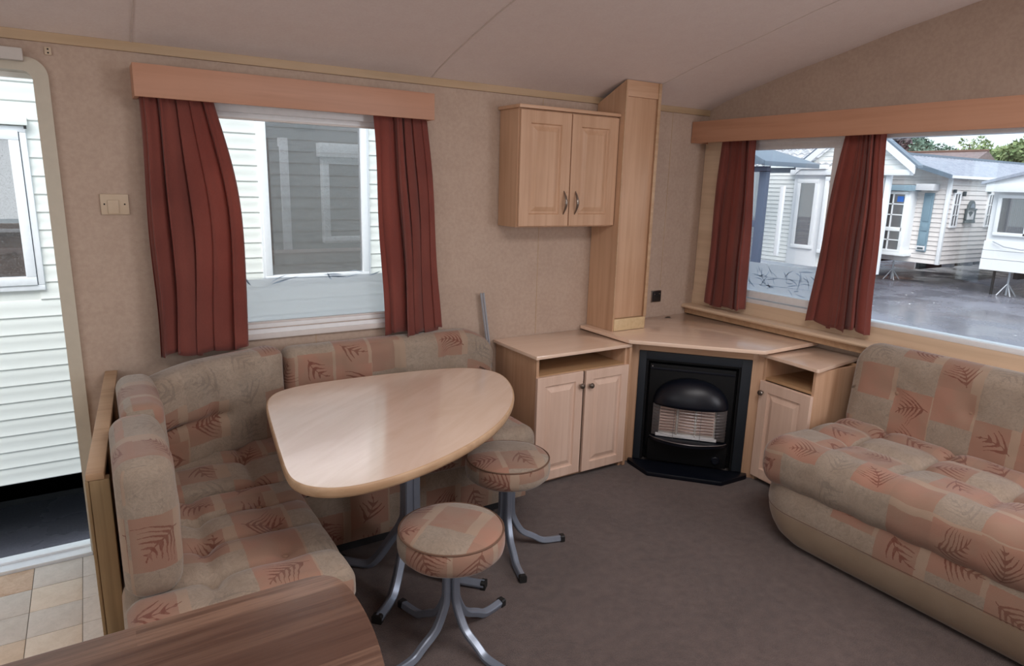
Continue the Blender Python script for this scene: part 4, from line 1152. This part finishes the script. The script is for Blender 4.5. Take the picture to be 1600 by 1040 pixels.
pb('white_return', M['upvc'], (9.60, 9.66, 6.36, 6.46, .1, 1.62)); pb('step_base', M['brick_dark'], (9.15, 9.25, 6.68, 8.3, -.74, -.1))

# second caravan: pinkish cream with blue shutter
t = thing('static_caravan', 'pinkish cream caravan with pale blue shutter panel and wall plaque', 'caravan', (14.7, 5.4, GZ))
def c2(name, mat, b, bev=.004): return box(name, mat, (b[0]-14.7, b[1]-14.7, b[2]-5.4, b[3]-5.4, b[4]+LZ, b[5]+LZ), t, bev)
c2('wall', M['siding_pink'], (14.7, 22.5, 5.4, 8.4, -.20, 1.95), 0)
m = MB(); ridges_x(m, 0, 0.02, 3.0, -.20+LZ, 1.95+LZ, .115, .022); stuff(m.obj('front_siding', M['siding_pink'], t))
m = MB(); ridges_y(m, 0, .03, 7.8, -.20+LZ, 1.95+LZ, .115, .022); stuff(m.obj('side_siding', M['siding_pink'], t))
c2('corner_trim', M['upvc'], (14.66, 14.75, 5.36, 5.44, -.20, 1.95))
c2('shutter', M['blue'], (14.64, 14.68, 5.70, 5.93, .10, 1.56), .004)
for z0_, z1_ in ((.62, .80), (.86, 1.50), (.26, .58)): c2('shutter_panel', M['blue'], (14.625, 14.645, 5.735, 5.895, z0_, z1_), .006)
c2('sign_plate', M['net'], (14.61, 14.64, 5.72, 5.92, .13, .24), .002)
c2('sign_mark', M['plaque'], (14.604, 14.611, 5.75, 5.89, .155, .205), 0)
c2('bay_box', M['upvc'], (14.35, 14.7, 6.12, 8.0, .0, 1.62))
frame('window_frame', 6.16-5.4, 6.86-5.4, .04+LZ, 1.58+LZ, .07, -.40, -.34, M['upvc'], t, 'x')
c2('pane', M['fglass'], (14.335, 14.345, 6.20, 6.82, .10, 1.52), 0); c2('unlit_interior_sheet', M['inner_dark'], (14.346, 14.349, 6.20, 6.82, .10, 1.52), 0)  # sheet behind the bay glass coloured dark as an unlit interior
c2('transom', M['upvc'], (14.30, 14.34, 6.20, 6.82, .58, .68))
for z_ in (.34, .98, 1.25): c2('glazing_bar', M['upvc'], (14.31, 14.335, 6.22, 6.80, z_, z_+.028), 0)
c2('glazing_bar', M['upvc'], (14.31, 14.335, 6.50, 6.53, .10, 1.52), 0)
c2('sticker', M['sticker'], (14.325, 14.334, 6.26, 6.42, 1.32, 1.46), 0)
c2('bay_hood', M['blue'], (14.20, 14.7, 6.05, 8.0, 1.60, 1.74)); c2('bay_base', M['upvc'], (14.30, 14.7, 6.05, 8.0, -.04, .04)); c2('porch_hood', M['net'], (14.40, 14.7, 5.62, 6.05, 1.62, 1.78))
for x0_ in (14.93, 16.75):
    frame('window_frame', x0_-14.7, x0_+.34-14.7, .72+LZ, 1.60+LZ, .05, -.05, .0, M['upvc'], t)
    c2('pane', M['fglass'], (x0_+.04, x0_+.30, 5.365, 5.37, .76, 1.56), 0); c2('unlit_interior_sheet', M['inner_dark'], (x0_+.04, x0_+.30, 5.371, 5.375, .76, 1.56), 0)  # dark sheet paints the unlit interior of the side window
    c2('glazing_bar', M['upvc'], (x0_+.16, x0_+.18, 5.35, 5.365, .76, 1.56), 0)
    for z_ in (1.02, 1.28): c2('glazing_bar', M['upvc'], (x0_+.04, x0_+.30, 5.35, 5.365, z_, z_+.022), 0)
    c2('bracket', M['plaque'], (x0_+.40, x0_+.46, 5.30, 5.37, 1.50, 1.62), .01); c2('bracket', M['plaque'], (x0_-.10, x0_-.04, 5.30, 5.37, 1.58, 1.66), .01)
pq = MB().box(15.66-14.7, 16.06-14.7, -.06, -.02, .92+LZ, 1.16+LZ).obj('wall_plaque', M['net'], t, bevel=.004)
m = MB().prism([(15.60-14.7, .84+LZ), (16.12-14.7, .84+LZ), (16.08-14.7, .92+LZ), (15.64-14.7, .92+LZ)], 'y', -.09, -.02).box(15.62-14.7, 16.10-14.7, -.10, -.02, 1.16+LZ, 1.20+LZ)
m.prism([(15.70-14.7, 1.20+LZ)] + [(15.86-14.7-.16*math.cos(PI*i/10), 1.20+LZ+.20*math.sin(PI*i/10)) for i in range(1, 10)] + [(16.02-14.7, 1.20+LZ)], 'y', -.08, -.02)
m.box(15.62-14.7, 15.655-14.7, -.08, -.02, .92+LZ, 1.16+LZ).box(16.065-14.7, 16.10-14.7, -.08, -.02, .92+LZ, 1.16+LZ)
m.obj('plaque_surround', M['plaque'], pq)
MB().prism([(15.74-14.7, 1.10+LZ), (15.86-14.7, .99+LZ), (15.98-14.7, 1.10+LZ), (15.86-14.7, 1.13+LZ)], 'y', -.066, -.06).obj('plaque_emblem', M['plaque'], pq)
MB().prism([(15.77-14.7, 1.22+LZ)] + [(15.86-14.7-.09*math.cos(PI*i/8), 1.22+LZ+.11*math.sin(PI*i/8)) for i in range(1, 8)] + [(15.95-14.7, 1.22+LZ)], 'y', -.088, -.08).obj('plaque_arch', M['slate_roof'], pq)
# roof: ribbed sheet rising from the side eaves to a ridge
m = MB()
for k in range(40):
    x0_ = -.30+k*.205
    m.add([(x0_, -.16, 1.97+LZ), (x0_+.16, -.16, 1.97+LZ), (x0_+.16, 1.5, 2.52+LZ), (x0_, 1.5, 2.52+LZ), (x0_+.18, -.16, 2.01+LZ), (x0_+.205, -.16, 2.01+LZ), (x0_+.205, 1.5, 2.56+LZ), (x0_+.18, 1.5, 2.56+LZ)], [(0, 1, 2, 3), (1, 4, 7, 2), (4, 5, 6, 7)])
stuff(m.obj('roof_sheet', M['roofmetal'], t))
MB().prism([(1.5, 2.50+LZ), (1.5, 2.56+LZ), (3.2, 2.0+LZ), (3.2, 1.95+LZ)], 'x', -.30, 7.9).obj('roof_slope', M['roofmetal'], t)
MB().box(-.3, 7.9, 1.44, 1.56, 2.53+LZ, 2.60+LZ).obj('ridge_cap', M['slate_roof'], t)
MB().prism([(-.16, 1.90+LZ), (-.16, 2.0+LZ), (1.5, 2.56+LZ), (3.16, 2.0+LZ), (3.16, 1.90+LZ), (1.5, 2.42+LZ)], 'x', -.36, -.30).obj('bargeboard', M['slate_roof'], t)
MB().prism([(0, 1.95+LZ), (1.5, 2.50+LZ), (3.0, 1.95+LZ)], 'x', -.02, .04).obj('gable', M['siding_pink'], t)
MB().box(-.3, 7.9, -.20, -.15, 1.92+LZ, 1.985+LZ).obj('gutter', M['upvc'], t)
jack(t, .25, .9+.3); 
c2('chassis_rail', M['chassis'], (15.1, 22.3, 6.0, 6.1, -.40, -.22)); c2('chassis_rail', M['chassis'], (15.1, 22.3, 7.6, 7.7, -.40, -.22))
for x_ in (15.6, 16.6, 17.4): c2('support_block', M['galv'], (x_, x_+.25, 5.5, 5.7, -.32, -.21))

# third caravan on the right
t = thing('static_caravan', 'white caravan with net-curtained window at the right edge of the front window', 'caravan', (14.4, 4.35, GZ))
def c3(name, mat, b, bev=.004): return box(name, mat, (b[0]-14.4, b[1]-14.4, b[2]-4.35, b[3]-4.35, b[4]+LZ, b[5]+LZ), t, bev)
c3('wall', M['upvc'], (14.5, 22.0, 1.2, 4.33, -.14, 1.80), 0)
m = MB()
for z0_, z1_, d in ((-.16, .10, .06), (.10, .30, .045), (.30, .52, .03)): m.box(.04-d+.06, .1, 1.1-4.35, -.005, z0_+LZ, z1_+LZ-.012)
m.obj('lower_panelling', M['upvc'], t)
frame('window_frame', 2.4-4.35, 4.20-4.35, .64+LZ, 1.56+LZ, .075, .03, .12, M['upvc'], t, 'x')
c3('window_post', M['upvc'], (14.43, 14.52, 3.50, 3.60, .66, 1.54))
c3('pane', M['fglass'], (14.47, 14.475, 3.60, 4.12, .70, 1.50), 0); c3('pane', M['fglass'], (14.47, 14.475, 2.46, 3.50, .70, 1.50), 0)
V = []; F = []
for j in range(2):
    for i in range(81):
        y_ = 4.02-.42*i/80 if i <= 80 else 0
        V.append((.092+.008*math.sin(i*.9)+.004*math.sin(i*2.3), y_-4.35, (.74 if j == 0 else 1.46)+LZ))
for i in range(80): F.append((i, i+1, 82+i, 81+i))
newmesh('net_curtain', V, F, M['net'], t, smooth=True)
c3('dark_interior', M['inner_dark'], (14.496, 14.499, 2.46, 4.12, .70, 1.50), 0)  # thin sheet coloured dark in place of the unlit room
c3('eaves_board', M['upvc'], (14.25, 14.5, 1.0, 4.42, 1.62, 1.80))
MB().prism([(.10, 1.80+LZ), (-1.75, 2.30+LZ), (-3.5, 1.80+LZ)], 'x', -.12, -.06).obj('gable', M['upvc'], t)
MB().prism([(.16, 1.78+LZ), (.16, 1.84+LZ), (-1.75, 2.38+LZ), (-1.75, 2.30+LZ)], 'x', -.20, 7.6).obj('roof_slope', M['roofmetal'], t)
MB().prism([(-3.6, 1.84+LZ), (-3.6, 1.78+LZ), (-1.75, 2.30+LZ), (-1.75, 2.38+LZ)], 'x', -.20, 7.6).obj('roof_slope', M['roofmetal'], t)
MB().tube([(.02, -.20, .50+LZ), (-.02, -.45, .40+LZ), (-.03, -.80, .36+LZ), (-.02, -1.3, .40+LZ)], .012, 6).obj('cable', M['galv'], t, smooth=True)
jack(t, .3, -.55, .60); MB().tube([(.35, -.12-.1, 0), (.35, -.22, .55)], .03, 8).obj('post', M['chassis'], t)
c3('chassis_rail', M['chassis'], (14.9, 21.9, 1.6, 1.7, -.36, -.16)); c3('chassis_rail', M['chassis'], (14.9, 21.9, 3.7, 3.8, -.36, -.16))

# caravan roof further back, house and trees
t = thing('static_caravan', 'tiled caravan roof showing behind the pinkish cream caravan', 'caravan', (24, 5.5, GZ))
MB().box(0, 8, -4, 5.0, 0.1, 2.75).obj('wall', M['siding_pink'], t)
m = MB()
for r_ in range(8):
    for k in range(44):
        y0_ = -4.2+k*.22; x0_ = -.2+r_*.30; z0_ = 2.80+r_*.07
        P = [(y0_+.22*i/4, z0_+.05*math.sin(PI*i/4)) for i in range(5)]
        v = [(x0_, p[0], p[1]+.03) for p in P] + [(x0_+.34, p[0], p[1]+.08) for p in P] + [(x0_, p[0], p[1]-.03) for p in P]
        m.add(v, [(i, i+1, 6+i, 5+i) for i in range(4)] + [(i, 10+i, 11+i, i+1) for i in range(4)])
stuff(m.obj('roof_tiles', M['rooftile'], t))
t = thing('far_house', 'brown tiled house roof between the trees', 'house', (34, 14.3, GZ))
MB().box(-.0, 3.4, -.55, 3.2, 0, 2.85+LZ).obj('wall', M['brick_dark'], t)
MB().prism([(-.3, 2.9+LZ), (1.7, 3.78+LZ), (3.7, 2.9+LZ)], 'y', -.68, 3.3).obj('roof', M['roofbrown'], t)
m = MB().tube([(1.7, -.7, 3.80+LZ), (1.7, 3.32, 3.80+LZ)], .07, 8); m.obj('ridge_tile', M['brick_dark'], t)

def leafmat(name, a, b):
    t = NT(name); (x, y, z), v = t.coord('Object'); n = t.noise(v, 2.2, 3)
    return t.done(t.bsdf(Base_Color=t.mix(n.ss(.35, .65), a, b), Roughness=.7))
LM = [leafmat('blue_green_leaf', srgb(84, 110, 96), srgb(124, 148, 132)), leafmat('olive_green_leaf', srgb(110, 132, 86), srgb(152, 168, 120)), leafmat('purple_brown_leaf', srgb(86, 72, 78), srgb(120, 104, 104))]
bark = plain('grey_brown_bark', srgb(92, 80, 72), .9)
def tree(label, x, y, rx, rz, zc_, mat, n=5200, seed=0, leaf=.16, hr=0.35):
    rs = np.random.RandomState(seed); t = thing('tree', label, 'tree', (x, y, GZ))
    nb_ = 26; c = rs.normal(size=(nb_, 3)); c /= np.linalg.norm(c, axis=1)[:, None]; c *= rs.uniform(.35, .85, (nb_, 1))
    pick = rs.randint(0, nb_, n); d = rs.normal(size=(n, 3)); d /= np.linalg.norm(d, axis=1)[:, None]
    p = c[pick]+d*rs.uniform(.22, hr, (n, 1)); p *= (rx, rx, rz); p[:, 2] += zc_-GZ
    a = rs.normal(size=(n, 3)); a /= np.linalg.norm(a, axis=1)[:, None]; b = np.cross(a, rs.normal(size=(n, 3))); b /= np.linalg.norm(b, axis=1)[:, None]
    s = leaf*rs.uniform(.6, 1.3, (n, 1)); v = np.stack([p-a*s, p-b*s*.5, p+a*s, p+b*s*.5], 1).reshape(-1, 3)
    f = [(4*i, 4*i+1, 4*i+2, 4*i+3) for i in range(n)]
    stuff(newmesh('foliage', v.tolist(), f, mat, t))
    m = MB().tube([(0, 0, -.0), (.05, .05, (zc_-GZ)*.55), (0, 0, zc_-GZ)], [.28, .2, .08], 8)
    for k in range(7):
        q = c[k]*(rx*.8, rx*.8, rz*.8); m.tube([(0, 0, (zc_-GZ)*.6), (q[0], q[1], q[2]+zc_-GZ)], [.10, .03], 6)
    m.obj('trunk', bark, t)
tree('dense blue-green tree rising behind the pinkish caravan roof', 43, 21.5, 2.7, 2.3, 4.3, LM[0], 7000, 1)
tree('purplish brown tree behind the white gable roof', 32, 17.9, 1.8, 1.7, 4.2, LM[2], 4200, 2)
tree('broad pale olive tree at the right beyond the rooftops', 40, 14.2, 2.3, 1.5, 3.4, LM[1], 8000, 3)
tree('small olive tree at the far right beyond the rooftops', 42, 9.6, 1.8, 1.2, 3.2, LM[1], 4200, 4)
tree('thin bare-topped tree beside the house roof', 44, 17.6, 1.6, .9, 4.2, LM[1], 700, 5, .12, .3)
